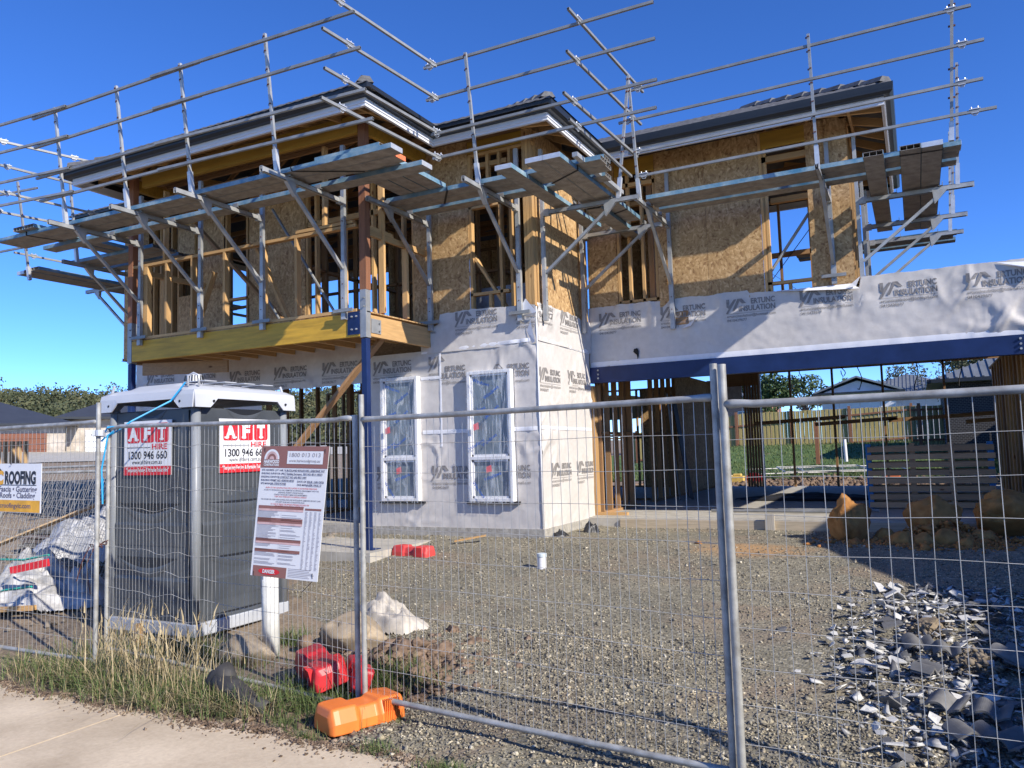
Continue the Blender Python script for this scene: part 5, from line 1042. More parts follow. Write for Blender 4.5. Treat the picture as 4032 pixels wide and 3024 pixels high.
for i, (x, y, s, l) in enumerate(((-3.72, 5.25, .20, 'brown clod of earth right of the middle fence posts'), (-3.98, 5.45, .17, 'lumpy brown clod against the white bag'), (-3.42, 5.05, .13, 'small brown clod behind the orange foot'), (-3.75, 6.10, .09, 'isolated brown clod on the gravel above the heap'), (-3.55, 5.55, .14, 'rear brown clod of the little earth heap'))):
    rock('clod', (x, y, gz(x, y) + s * .2), (s * .85, s * .7, s * .6), MMUD, l, 'clod', i * 1.9 + .7, 'brown clods of earth', 3, .6, True)
n = 2600; X = rng.normal(-3.72, .30, n); Y = rng.normal(5.3, .30, n); Hh = .16 * np.exp(-(((X + 3.75) / .28) ** 2 + ((Y - 5.3) / .26) ** 2)); stones('earth_heap_crumbs', np.stack([X, Y, gz(X, Y) + .005 + Hh * rng.uniform(.3, 1, n)], -1), np.clip(rng.lognormal(-3.7, .5, n), .010, .075), MMUD, 'crumbled brown earth of the small heap beside the fence posts', 'earth')
rock('clod', (-.02, 7.06, -.36), (.13, .12, .08), M('grey_dirt', (.22, .17, .11), .95, 0, .3, 20, bmp=.9, bd=.01), 'crumbly dirt lump on the upper part of the broken tiles', 'clod', 3.9, sub=3, rough=.6, flat=True); rock('clod', (.27, 6.33, -.44), (.14, .12, .07), bpy.data.materials['grey_dirt'], 'crumbly dirt lump on the right part of the broken tiles', 'clod', 9.9, sub=3, rough=.6, flat=True)
# crumpled sheets
def crumple(name, c_, sx, sy, h, m, label, cat, seed, rz=0, nn=40, group=None, k=3.0):
    vs = []; ca, sa = math.cos(rz), math.sin(rz)
    for j in range(nn + 1):
        for i in range(nn + 1):
            u, v_ = i / nn * 2 - 1, j / nn * 2 - 1; r = math.sqrt(u * u + v_ * v_); e = max(0, 1 - r ** 2.2) + .05
            q = Vector((u * k + seed, v_ * k, seed)); x = u * sx * (1 + .25 * noise.noise(q * .8)); y = v_ * sy * (1 + .25 * noise.noise(q * .8 + Vector((9, 0, 0))))
            z = h * e * (.75 + .45 * noise.fractal(q * .7, 1.0, 2, 3) + .12 * max(0, 1 - abs(noise.noise(q * 1.1)) * 5)); z = max(-.02, z); vs.append((x * ca - y * sa, x * sa + y * ca, z))
    fs = [(j * (nn + 1) + i, j * (nn + 1) + i + 1, (j + 1) * (nn + 1) + i + 1, (j + 1) * (nn + 1) + i) for j in range(nn) for i in range(nn) if (i - nn / 2) ** 2 + (j - nn / 2) ** 2 < (nn * .5) ** 2]
    me = bpy.data.meshes.new(name); me.from_pydata(vs, [], fs); me.update(); me.materials.append(m)
    for p in me.polygons: p.use_smooth = True
    o = bpy.data.objects.new(name, me); C.objects.link(o); o.location = c_; return tag(o, label, cat, group)
MSACK = M('white_sacking', (.46, .42, .36), .6, 0, .3, 7, bmp=.5); MFELT = M('black_membrane', (.02, .021, .024), .45, 0, .3, 8)
crumple('plastic_bag', (-4.52, 6.15, -.50), .48, .24, .30, MSACK, 'ragged off-white bag lying behind the pale rock', 'bag', 1.7, -.2)
crumple('membrane_scrap', (-4.78, 10.75, -.21), .24, .12, .14, MFELT, 'crumpled black membrane at the corner of the bay slab', 'membrane', 4.4, .5); crumple('membrane_scrap', (-4.50, 11.35, -.20), .16, .10, .22, MFELT, 'second black membrane scrap, standing up behind the first', 'membrane', 7.4, .9)
mb = MB(); mb.tube([(-4.62, 4.22, -.54), (-4.5, 4.18, -.47), (-4.33, 4.14, -.50), (-4.15, 4.12, -.55), (-3.99, 4.10, -.565)], [.06, .085, .08, .06, .045], 14, cap=False); o = build(mb, 'rubber_bag', M('worn_black_rubber', (.045, .043, .042), .7, 0, .3, 10, bmp=.5, bd=.01), origin=(-4.5, 4.18, -.6), smooth=True); o.modifiers.new('s', 'SOLIDIFY').thickness = .006; tag(o, 'twisted black rubber bag on the grass in front of the fence', 'bag'); mb = MB(); mb.tube([(-4.62, 4.20, -.60), (-4.58, 4.22, -.45), (-4.50, 4.2, -.40), (-4.42, 4.18, -.47)], [.09, .08, .075, .06], 12); build(mb, 'folded_end', bpy.data.materials['worn_black_rubber'], o, smooth=True)
# pvc pipe, painted post, green lid
def pipe(x, y, z, r, h, label, cap=True):
    mb = MB(); mb.tube([(x, y, z - .1), (x, y, z + h)], r, 20); o = build(mb, 'pipe', MWHITE, origin=(x, y, z), smooth=False); tag(o, label, 'pipe'); 
    if cap: mb = MB(); mb.lathe([(r + .004, h - .035), (r + .006, h - .03), (r + .006, h + .004), (r - .006, h + .008), (0, h + .008)], (x, y, z), 20); build(mb, 'pipe_cap', M('pale_blue_cap', (.6, .68, .72), .4, bmp=0), o)
pipe(-4.03, 8.56, -.31, .052, .20, 'short white pipe with a pale blue cap standing in the gravel')
mb = MB(); mb.tube([(-5.02, 5.20, -.66), (-5.06, 5.22, .2)], .072, 20); o = build(mb, 'painted_post', M('whitewashed_post', (.62, .62, .58), .7, 0, .2, 7, bmp=.3), origin=(-5.02, 5.2, -.6), smooth=True); tag(o, 'thick whitewashed post standing below the site notice', 'post'); mb = MB(); mb.lathe([(.0735, .56), (.0738, .60), (.0735, .80)], (-5.062, 5.22, -.6), 20); build(mb, 'blue_paint_smear', M('blue_smear', (.08, .22, .45), .6, 0, .6, 30, col2=(.6, .62, .62)), o)
mb = MB(); mb.lathe([(0, .03), (.10, .03), (.12, .02), (.12, 0)], (-4.98, 5.45, -.59), 24); o = build(mb, 'pit_lid', M('terracotta_rim', (.42, .2, .14), .7), origin=(-4.98, 5.45, -.59)); tag(o, 'round green and terracotta lid beside the whitewashed post', 'lid'); mb = MB(); mb.lathe([(0, .034), (.09, .034), (.092, .031)], (-4.98, 5.45, -.59), 24); build(mb, 'green_plate', M('green_plate', (.05, .16, .12), .6), o)
mb = MB(); mb.bar((-6.42, 4.98, -.66), (-6.44, 5.0, -.36), .05, .05); tag(build(mb, 'stake', MW['z'], origin=(-6.42, 4.98, -.6)), 'short split wooden stake between the left fence posts', 'stake')
mb = MB(); mb.bar((-5.95, 9.75, -.15), (-5.55, 9.95, -.08), .07, .02); tag(build(mb, 'timber_offcut', MW['x'], origin=(-5.9, 9.8, -.15)), 'small orange timber offcut behind the faded red foot', 'offcut')
mb = MB(); mb.bar((-2.35, 3.72, -.575), (-2.15, 3.62, -.575), .05, .02); tag(build(mb, 'white_scrap', MWHITE, origin=(-2.3, 3.7, -.57)), 'white plastic scrap on the soil at the bottom edge', 'scrap')
# west junk: bags, boards
MBAG = M('clear_plastic_bundle', (.36, .35, .33), .35, 0, .4, 5, bmp=.8, bd=.02, col2=(.66, .65, .63))
for i, (x, y, sx, sy, h, l) in enumerate(((-9.15, 5.7, .75, .35, .42, 'lower white plastic bundle behind the left fence'), (-9.5, 5.95, .65, .32, .62, 'middle white plastic bundle with green straps'), (-9.0, 6.15, .42, .3, .55, 'shaded grey plastic bundle beside the white ones'))): crumple('plastic_bundle', (x, y, -.52), sx, sy, h, MBAG, l, 'bundle', 2.2 * i + .6, .3, 36, 'plastic bundles behind the left fence', 2.2)
mb = MB(); mb.tube([(-10.2, 5.8, -.02), (-9.6, 5.6, .02), (-9.0, 5.5, .05), (-8.55, 5.5, .12)], .012, 4); mb.tube([(-9.4, 5.3, -.35), (-9.0, 5.3, -.25), (-8.6, 5.35, -.2)], .012, 4); tag(build(mb, 'green_strap', M('green_strap', (.03, .35, .25), .5), origin=(-9.4, 5.4, -.1)), 'green plastic straps over the white bundles', 'strap')
mb = MB(); mb.bar((-9.1, 5.42, -.06), (-8.55, 5.5, .04), .02, .08, (0, 0, 1)); tag(build(mb, 'red_strap', M('red_strap', (.65, .02, .03), .5), origin=(-9, 5.4, -.0)), 'wide red strap across the white bundles', 'strap')
crumple('plastic_sheet', (-10.4, 7.2, -.25), .75, .5, .75, M('clear_sheet', (.42, .42, .42), .25, 0, .3, 8, bmp=.8, bd=.02), 'translucent plastic sheet hanging over the timber at the left', 'plastic sheet', 5.5, .4, 36)
mb = MB(); mb.bar((-10.9, 5.6, -.15), (-8.2, 6.5, .85), .02, .12, (0, 1, 0)); tag(build(mb, 'long_plank', wood('pale_plank', (.66, .47, .27), 'x'), origin=(-10.9, 5.6, -.15)), 'pale timber plank sloping up behind the left fence', 'timber')
mb = MB(); mb.bar((-9.7, 5.15, -.50), (-8.55, 5.35, -.42), .06, .05); tag(build(mb, 'pallet_runner', MW['x'], origin=(-9.7, 5.15, -.5)), 'pale pallet runner under the white bundles', 'timber')
for i in range(7):
    z = -.40 + i * .075; mb = MB(); mb.box((-12.6 + .05 * (i % 3), 7.6, z), (-9.9 - .08 * (i % 2), 8.6, z + .055)); tag(build(mb, 'sheet_board', M('grubby_board_%d' % i, (.16 + .02 * (i % 3), .14, .11), .85, 0, .35, 4), origin=(-11.2, 8, z)), '%s board in the stack behind the left fence' % ['lowest', 'second', 'third', 'fourth', 'fifth', 'sixth', 'topmost brown'][i], 'board', 'stacked boards behind the left fence')
n = 700; X = rng.uniform(-13, -8, n); Y = rng.uniform(5.0, 10.2, n); stones('site_rubble', np.stack([X, Y, gz(X, Y)], -1), np.clip(rng.lognormal(-3.4, .6, n), .01, .14), M('rubble', (.2, .17, .14), .9, 0, .4, 4), 'earth clods and rubble left of the house', 'rubble')
# ---- pallet, roofing sheet, pipes in garage
PL = thing('timber_crate', 'large slatted timber pallet standing on edge with blue-painted ends, just inside the garage', 'pallet', (-.78, 14.2, 0))
for i in range(8): mb = MB(); z = .02 + i * .127; mb.box((-.76 + .01 * (i % 2), 14.18, z), (1.04 - .012 * (i % 3), 14.21, z + .085)); build(mb, 'slat', bpy.data.materials['weathered_slat'] if 'weathered_slat' in bpy.data.materials else wood('weathered_slat', (.46, .31, .18), 'x'), PL)
for x in (-.74, -.10, .45, .98): mb = MB(); mb.box((x - .04, 14.213, .0), (x + .04, 14.40, 1.04)); build(mb, 'bearer', M('blue_pallet_%d' % int(x * 100 + 99), (.02, .15, .38), .7) if abs(x) > .6 else bpy.data.materials['weathered_slat'], PL)
for i in range(8): mb = MB(); z = .03 + i * .127; mb.box((-.76, 14.402, z), (1.02, 14.43, z + .09)); build(mb, 'slat', bpy.data.materials['weathered_slat'], PL)
mb = MB(); 
for k in range(14):
    y0 = 12.9 + k * .03; mb.add([(1.0 + k * .02, y0, .02 + .012 * (k % 2)), (1.45 + k * .02, y0 + .3, .30 + .012 * (k % 2)), (1.45 + k * .02, y0 + .33, .30 + .012 * (k % 2)), (1.0 + k * .02, y0 + .03, .02 + .012 * (k % 2))], [(0, 1, 2, 3)])
    for j in range(9): a = j / 9; mb.bar((1.0 + a * .45 + .03 * k, 12.88 + a * .3 + k * .028, .03 + a * .30 + k * .01), (1.03 + a * .45 + .03 * k, 12.92 + a * .3 + k * .028, .06 + a * .30 + k * .01), .02, .02)
tag(build(mb, 'corrugated_sheets', MGUT, origin=(1.2, 13, 0)), 'stack of dark corrugated sheets beside the slatted pallet', 'metal sheets')
for i, (y, r, l) in enumerate(((13.15, .022, 'front grey pipe lying along the garage slab'), (13.3, .02, 'middle grey pipe lying along the garage slab'), (13.5, .02, 'rear grey pipe with orange tips on the garage slab'))): mb = MB(); mb.tube([(-3.1 + .5 * i, y + .05, r + .01), (-1.0 + .2 * i, y, r + .01)], r, 8); tag(build(mb, 'steel_pipe', MGALV2, origin=(-2, y, 0)), l, 'pipe', 'pipes on the garage slab')
crumple('safety_net', (-1.9, 16.5, .0), 1.5, .7, .10, M('black_net', (.015, .015, .018), .8), 'black netting crumpled on the garage floor', 'net', 3.1, 0.1, 30)
# ---- broken roof tiles
def shard(seed):
    rr = random.Random(seed); mb = MB(); n = rr.randint(4, 6); R = rr.uniform(.5, 1); ang = sorted(rr.uniform(0, 2 * math.pi) for _ in range(n)); ang = [2 * math.pi * (i + rr.uniform(-.3, .3)) / n for i in range(n)]
    pts = [(math.cos(a) * rr.uniform(.4, 1) , math.sin(a) * rr.uniform(.35, .8)) for a in ang]; cur = rr.uniform(0.0, .5)
    def g(u, v, d): return (u, v, d + cur * (.25 - u * u) * .6)
    mb.prism(pts, lambda u, v: g(u, v, 0), lambda u, v: g(u, v, .09)); return mb
MSH = [M('tile_grey', (.15, .15, .152), .8, 0, .25, 10, bmp=.3, rnd=.3), M('tile_pale', (.50, .50, .49), .85, 0, .2, 10, bmp=.4, rnd=.2)]
sh = []
for k in range(10):
    for m in (0, 1):
        mb = shard(k); me = bpy.data.meshes.new('tile_shard'); me.from_pydata(mb.v, [], mb.f); me.update(); me.materials.append(MSH[m]); sh.append((me, m))
def pick():
    while True:
        x = rng.uniform(-.75, .95); y = rng.uniform(4.7, 8.3)
        if x > (-.75 + max(0, (6 - y)) * .35 + (.1 if y > 7.6 else 0)) and x < .95: return x, y
gl = {0: 'dark grey broken roof tile shard in the heap on the gravel', 1: 'pale broken roof tile shard in the heap on the gravel'}
for k in range(285):
    me, m = sh[int(rng.integers(0, len(sh)))]; x, y = pick(); s = float(np.clip(rng.lognormal(-2.85, .45), .035, .13)); o = bpy.data.objects.new('tile_shard', me); C.objects.link(o)
    o.location = (x, y, float(gz(x, y)) + .01 + rng.uniform(0, .05) + .25 * s); o.scale = (s, s, s); o.rotation_euler = (rng.normal(0, .35), rng.normal(0, .35), rng.uniform(0, 6.28)); lab = '%s %s roof tile shard %s of the rubble heap' % ('large' if s > .075 else ('mid-sized' if s > .052 else 'small'), ('dark grey', 'pale')[m], ('at the near end' if y < 5.5 else ('in the lower middle' if y < 6.4 else ('in the upper middle' if y < 7.3 else 'at the far end'))) + (', left edge' if x < -.15 else (', centre' if x < .3 else ', right edge'))); tag(o, lab, 'tile shard', lab + 's')
def tilepiece(x, y, rz, rx, L, W, label):
    L *= .62; W *= .66
    vs = []; nu, nv = 20, 2
    for s_ in (0, .014):
        for j in range(nv + 1):
            for i in range(nu + 1): u = i / nu; vs.append(((u - .5) * W, (j / nv - .5) * L * (1 + .15 * math.sin(u * 9)), .045 * abs(math.sin(u * math.pi * 1.5)) + s_))
    n1 = (nu + 1) * (nv + 1); fs = []
    for j in range(nv):
        for i in range(nu): a = j * (nu + 1) + i; fs += [(a, a + 1, a + nu + 2, a + nu + 1), (a + n1, a + n1 + nu + 1, a + n1 + nu + 2, a + n1 + 1)]
    for i in range(nu): fs += [(i, i + n1, i + n1 + 1, i + 1)]; a = nv * (nu + 1) + i; fs += [(a, a + 1, a + 1 + n1, a + n1)]
    me = bpy.data.meshes.new('roof_tile'); me.from_pydata(vs, [], fs); me.update(); me.materials.append(MSH[0]); o = bpy.data.objects.new('roof_tile', me); C.objects.link(o); o.location = (x, y, float(gz(x, y)) + .07); o.rotation_euler = (rx, .1, rz); tag(o, label, 'roof tile', 'large curved roof tile pieces')
tilepiece(-.10, 6.55, .3, .35, .22, .30, 'curved grey roof tile piece standing in the middle of the broken heap'); tilepiece(.08, 6.45, .1, .3, .2, .26, 'second curved tile piece beside it under the dirt lump'); tilepiece(.05, 5.45, -.4, .25, .26, .32, 'large double-curved tile piece low in the heap'); tilepiece(.27, 5.38, -.2, .2, .25, .32, 'curved tile piece right of the double-curved one'); tilepiece(.15, 5.05, .5, .1, .25, .35, 'flat-lying curved tile nearest the fence'); tilepiece(.5, 6.4, .9, .3, .4, .33, 'long pale tile half in the shade at the right of the heap'); tilepiece(-.05, 6.0, 1.2, .1, .2, .3, 'broken tile strip below the dirt lump'); tilepiece(.35, 5.0, -.8, .15, .28, .34, 'tile piece in the bottom right shade')
n = 420; X = np.concatenate([rng.normal(-.02, .07, 210), rng.normal(.27, .07, 210)]); Y = np.concatenate([rng.normal(7.06, .10, 210), rng.normal(6.33, .09, 210)]); stones('dirt_in_tiles', np.stack([X, Y, gz(X, Y) + rng.uniform(0, .10, n)], -1), np.clip(rng.lognormal(-3.9, .4, n), .008, .05), M('tile_dirt', (.20, .165, .12), .95, 0, .3, 9), 'crumbly dirt lying among the broken tiles', 'dirt')
n = 2300; X = rng.uniform(-.75, 1.15, n); Y = rng.uniform(4.5, 8.5, n); k = (X > -.62 + np.maximum(0, 6 - Y) * .42 + rng.normal(0, .12, n)) & (X > -.5 + (Y - 7.6) * .5); X, Y = X[k], Y[k]
stones('tile_rubble', np.stack([X, Y, gz(X, Y) + rng.uniform(.005, .05, len(X))], -1), np.clip(rng.lognormal(-3.35, .38, len(X)), .015, .075), stone_mat('tile_rubble_mix', [(0, (.075, .078, .085)), (.45, (.15, .155, .165)), (.6, (.30, .30, .30)), (.8, (.52, .52, .50)), (1, (.66, .65, .62))], 16), 'flat broken roof tile rubble spread under the larger shards', 'tile rubble', .16)
n = 2600; X = rng.normal(.1, .38, n); Y = rng.uniform(4.6, 8.4, n); k = (X > -.85 + np.maximum(0, 6 - Y) * .35) & (X < 1.1); X, Y = X[k], Y[k]
stones('tile_chips', np.stack([X, Y, gz(X, Y) + .012], -1), np.clip(rng.lognormal(-4.1, .5, len(X)), .006, .05), stone_mat('tile_chip', [(0, (.1, .1, .11)), (.5, (.2, .2, .21)), (.75, (.42, .42, .41)), (1, (.6, .6, .58))], 30), 'small chips of broken roof tile over the gravel', 'tile chips', .4)
for x, y, s, l in ((-1.08, 6.85, .07, 'lone dark tile shard left of the heap'), (-1.12, 6.6, .05, 'pale chip beside the lone dark tile shard'), (-.52, 5.3, .07, 'pale tile shard between two fence wires near the bottom'), (-.25, 5.25, .06, 'dark tile shard right of the pale one near the bottom'), (-.85, 5.9, .04, 'small pale tile chip on open gravel')):
    o = bpy.data.objects.new('tile_shard', sh[int(x * 100) % 20][0]); C.objects.link(o); o.location = (x, y, float(gz(x, y)) + .03); o.scale = (s, s, s); o.rotation_euler = (.2, .1, x * 30); tag(o, l, 'tile shard')
# ================================================================ grass
def blade_mesh(name, pts, hts, cols, label, cat, lean=.35, wid=.003, m=None, dirs=None, droop=.3):
    n = len(pts); a = rng.uniform(0, 2 * math.pi, n) if dirs is None else dirs; ca, sa = np.cos(a), np.sin(a)
    le = np.abs(rng.normal(lean, lean * .6, n)); V = np.zeros((n, 7, 3)); k = 0
    for t, w_ in ((0, 1), (.4, .9), (.75, .6), (1, 0)):
        out = hts * le * t ** 1.7; z = hts * (t - droop * le * t * t)
        c = np.stack([pts[:, 0] + ca * out, pts[:, 1] + sa * out, pts[:, 2] + z], -1); wv = np.stack([-sa, ca, np.zeros(n)], -1) * (wid * w_) * (hts / .15)[:, None] ** .5
        if w_: V[:, k] = c - wv; V[:, k + 1] = c + wv; k += 2
        else: V[:, 6] = c
    base = (np.arange(n) * 7)[:, None]
    q = np.concatenate([base + [0, 1, 3, 2], base + [2, 3, 5, 4], base + [4, 5, 6, 6]])
    q4 = q[:2 * n]; t3 = q[2 * n:, :3]
    me = bpy.data.meshes.new(name); fa = [tuple(x) for x in q4] + [tuple(x) for x in t3]; me.from_pydata(V.reshape(-1, 3).tolist(), [], fa); me.update()
    o = link(name, me, m); return tag(o, label, cat, kind='stuff')
def gmat(name, stops, sc=9):
    m, nt, b = newmat(name); v = coords(nt); f = noise_t(nt, v, sc, 5, .7); nt.links.new(ramp(nt, f, stops), b.inputs['Base Color']); b.inputs['Roughness'].default_value = .75
    b.inputs['Subsurface Weight'].default_value = 0; return m
MG = gmat('green_grass', [(.3, (.04, .075, .018)), (.5, (.09, .13, .035)), (.72, (.22, .22, .09))], 14)
MDRY = gmat('dry_grass', [(.3, (.24, .18, .09)), (.55, (.38, .31, .18)), (.75, (.52, .44, .29))], 12)
def gpos(cx, cy, sx, sy, n):
    X = cx + rng.normal(0, sx, n); Y = cy + rng.normal(0, sy, n); return np.stack([X, Y, np.where(Y < 3.80, -.597, gz(X, Y) - .01)], -1)
G_ = [gpos(-6.2, 4.22, .42, .12, 1800), gpos(-5.5, 4.15, .40, .15, 2600), gpos(-4.9, 4.12, .30, .14, 1900), gpos(-4.35, 4.12, .12, .09, 700), gpos(-3.85, 4.4, .22, .18, 1400), gpos(-3.6, 4.95, .17, .12, 1100), gpos(-5.05, 5.5, .10, .05, 300), gpos(-5.6, 5.0, .35, .10, 1200), gpos(-6.3, 4.7, .3, .12, 900)]
P = np.concatenate(G_); P = P[P[:, 1] > 3.70]
blade_mesh('green_grass', P, np.clip(rng.normal(.13, .055, len(P)), .03, .30), None, 'green grass growing along the foot of the fence', 'grass', .7, .0026, MG)
P = np.concatenate([gpos(-2.9, 3.85, .06, .04, 260), gpos(-2.35, 3.72, .10, .05, 420), gpos(-3.05, 4.3, .05, .04, 120), gpos(-3.45, 3.86, .07, .03, 160), gpos(-3.75, 4.02, .09, .05, 240)])
blade_mesh('grass_tufts', P, np.clip(rng.normal(.06, .02, len(P)), .02, .12), None, 'low green tufts on the soil in front of the fence', 'grass', .7, .0022, MG)
P = np.concatenate([gpos(-5.45, 4.18, .30, .12, 170), gpos(-5.0, 4.2, .24, .12, 110), gpos(-6.2, 4.45, .15, .1, 60)]); H_ = np.clip(rng.normal(.44, .12, len(P)), .2, .72)
blade_mesh('dry_grass_stems', P, H_, None, 'tall dry grass stems with seed heads in front of the toilet', 'dry grass', .5, .0017, MDRY, droop=.2)
P = np.concatenate([gpos(-5.5, 4.12, .48, .13, 1100), gpos(-4.9, 4.0, .3, .1, 600), gpos(-6.4, 4.15, .35, .1, 500), gpos(-4.25, 4.05, .18, .05, 350)])
blade_mesh('dry_grass', P, np.clip(rng.normal(.15, .07, len(P)), .04, .34), None, 'fallen dry grass blades mixed through the green grass', 'dry grass', 1.1, .0020, MDRY)
k = rng.choice(len(H_), 300); pp = []
P = np.concatenate([gpos(-5.45, 4.18, .36, .12, 90), gpos(-5.0, 4.15, .26, .12, 50)]); P[:, 2] += rng.uniform(.25, .55, len(P)); blade_mesh('seed_heads', P, np.clip(rng.normal(.10, .03, len(P)), .04, .16), None, 'dry seed heads of the tall grass', 'dry grass', .5, .006, MDRY)
P = np.stack([rng.uniform(-11, 8, 26000), 25.5 + rng.uniform(0, 1, 26000) ** 1.5 * 16, np.zeros(26000)], -1); P[:, 2] = gz(P[:, 0], P[:, 1]); blade_mesh('lawn_grass', P, np.clip(rng.normal(.09, .05, len(P)), .02, .35), None, 'short green grass of the back yard', 'grass', .6, .012, MG)
# yard soil strip behind the slab
n = 4500; X = rng.uniform(-8, 6, n); Y = rng.uniform(21.5, 25.6, n); stones('turned_earth', np.stack([X, Y, gz(X, Y) + .0], -1), np.clip(rng.lognormal(-2.9, .5, n), .02, .16), MMUD, 'turned brown earth behind the garage slab', 'earth')
# ================================================================ paling fences
MPAL = wood('paling_timber', (.40, .33, .13), 'z'); MPALR = wood('red_post_timber', (.33, .15, .08), 'z')
def paling(x0, y0, x1, y1, h, label, m=None, sp=.20):
    a, b = Vector((x0, y0, 0)), Vector((x1, y1, 0)); L = (b - a).length; d = (b - a) / L; nn = Vector((d.y, -d.x, 0)); root = thing('paling_fence', label, 'fence', (x0, y0, float(gz(x0, y0))), 'timber paling fences behind the house'); mb = MB(); i = 0; s = 0
    while s < L:
        for o_, w_, t in ((0, .10, .018), (.10, .085, .0)):
            p = a + d * (s + o_) + nn * t; z = float(gz(p.x, p.y)); hh = h + .01 * math.sin(i * 7.7); q = p + d * w_
            mb.add([(p.x, p.y, z), (q.x, q.y, z), (q.x, q.y, z + hh), (p.x, p.y, z + hh), (p.x - nn.x * .016, p.y - nn.y * .016, z), (q.x - nn.x * .016, q.y - nn.y * .016, z), (q.x - nn.x * .016, q.y - nn.y * .016, z + hh), (p.x - nn.x * .016, p.y - nn.y * .016, z + hh)], [(0, 1, 2, 3), (7, 6, 5, 4), (1, 5, 6, 2), (4, 0, 3, 7), (3, 2, 6, 7)])
        s += sp; i += 1
    build(mb, 'palings', m or MPAL, root); s = .3
    while s < L: p = a + d * s + nn * .07; z = float(gz(p.x, p.y)); mb = MB(); mb.box((p.x - .06, p.y - .04, z), (p.x + .06, p.y + .04, z + h + .12)); build(mb, 'post', MPALR, root); s += 2.7
    for zz in (.25, h - .15): mb = MB(); mb.bar(a + nn * .045 + Vector((0, 0, float(gz(x0, y0)) + zz)), b + nn * .045 + Vector((0, 0, float(gz(x1, y1)) + zz)), .04, .08); build(mb, 'fence_rail', MPALR, root)
    return root
paling(-14, 41.8, .2, 41.8, 1.72, 'long sunlit paling fence across the back of the yard'); paling(-.2, 36.0, 3.0, 36.0, 1.62, 'pale greenish paling fence panel at the right of the yard', wood('green_paling', (.42, .40, .20), 'z')); paling(3.0, 36.0, 2.9, 22, 1.6, 'shaded side paling fence running towards the house', wood('green_paling2', (.36, .34, .17), 'z'))
mb = MB(); mb.box((-3.05, 28.0, .35), (-2.93, 28.1, 1.75)); tag(build(mb, 'stake', MPALR, origin=(-3, 28, .35)), 'single red-brown stake standing in the lawn', 'stake'); mb = MB(); mb.tube([(-2.2, 29, .4), (-2.22, 29, 1.15)], .06, 10); tag(build(mb, 'pipe', MWHITE, origin=(-2.2, 29, .4)), 'white pipe standing upright in the lawn', 'pipe')
for i, (x0, y0, x1, y1, l) in enumerate(((-4.6, 25.4, -2.0, 27.2, 'left mesh panel lying flat in the yard'), (-3.0, 25.2, -.3, 26.6, 'right mesh panel lying flat in the yard'), (-3.6, 25.0, -1.3, 25.9, 'front mesh panel lying flat in the yard'))):
    root = thing('flat_fence_panel', l, 'fence panel', (x0, y0, .4 + .06 * i), 'mesh panels lying in the yard'); mb = MB(); z = float(gz(x0, y0)) + .15 + .05 * i; W = 1.6
    for p, q in (((x0, y0, z), (x1, y1, z)), ((x0 - .5, y0 + W, z + .1), (x1 - .5, y1 + W, z + .1)), ((x0, y0, z), (x0 - .5, y0 + W, z + .1)), ((x1, y1, z), (x1 - .5, y1 + W, z + .1))): mb.tube([p, q], .02, 6)
    build(mb, 'frame', MGALVT, root); mb = MB()
    for k in range(1, 26): s = k / 26; mb.tube([(x0 + (x1 - x0) * s, y0 + (y1 - y0) * s, z), (x0 + (x1 - x0) * s - .5, y0 + (y1 - y0) * s + W, z + .1)], .004, 3, False)
    build(mb, 'wire_mesh', MWIRE, root)
for i, (x, y, m, l) in enumerate(((-.7, 24.6, MORANGE, 'orange block on the earth behind the garage'), (-4.9, 24.4, M('yellow_block', (.65, .45, .12), .6), 'yellow block at the left of the yard earth'), (-5.3, 24.7, M('yellow_block2', (.6, .45, .2), .6), 'second yellow block beside the red one'), (-4.45, 24.6, MREDP, 'red block at the left of the yard earth'))):
    mb = MB(); z = float(gz(x, y)); mb.box((x - .2, y - .15, z), (x + .2, y + .15, z + .2)); mb.box((x - .12, y - .1, z + .2), (x + .12, y + .1, z + .27)); tag(build(mb, 'block', m, origin=(x, y, z), bevel=.02), l, 'block', 'blocks behind the garage')
# ================================================================ neighbours
MCORR = M('grey_corrugated_roof', (.20, .215, .225), .5, .3, .15, 3, (1, 1, 1)); MRWHITE = M('white_render', (.62, .62, .66), .8, 0, .08, 2); MDBR = None
def brickm(name, c1, c2, mortar, sc=4.2):
    m, nt, b = newmat(name); tc = N(nt, 'ShaderNodeTexCoord'); mp = N(nt, 'ShaderNodeMapping'); mp.inputs['Rotation'].default_value = (math.pi / 2, 0, 0); nt.links.new(tc.outputs['Object'], mp.inputs[0])
    br = N(nt, 'ShaderNodeTexBrick'); br.inputs['Scale'].default_value = sc; br.inputs['Color1'].default_value = (*c1, 1); br.inputs['Color2'].default_value = (*c2, 1); br.inputs['Mortar'].default_value = (*mortar, 1); br.inputs['Mortar Size'].default_value = .03
    nt.links.new(mp.outputs[0], br.inputs['Vector']); nt.links.new(br.outputs[0], b.inputs['Base Color']); b.inputs['Roughness'].default_value = .85; return m
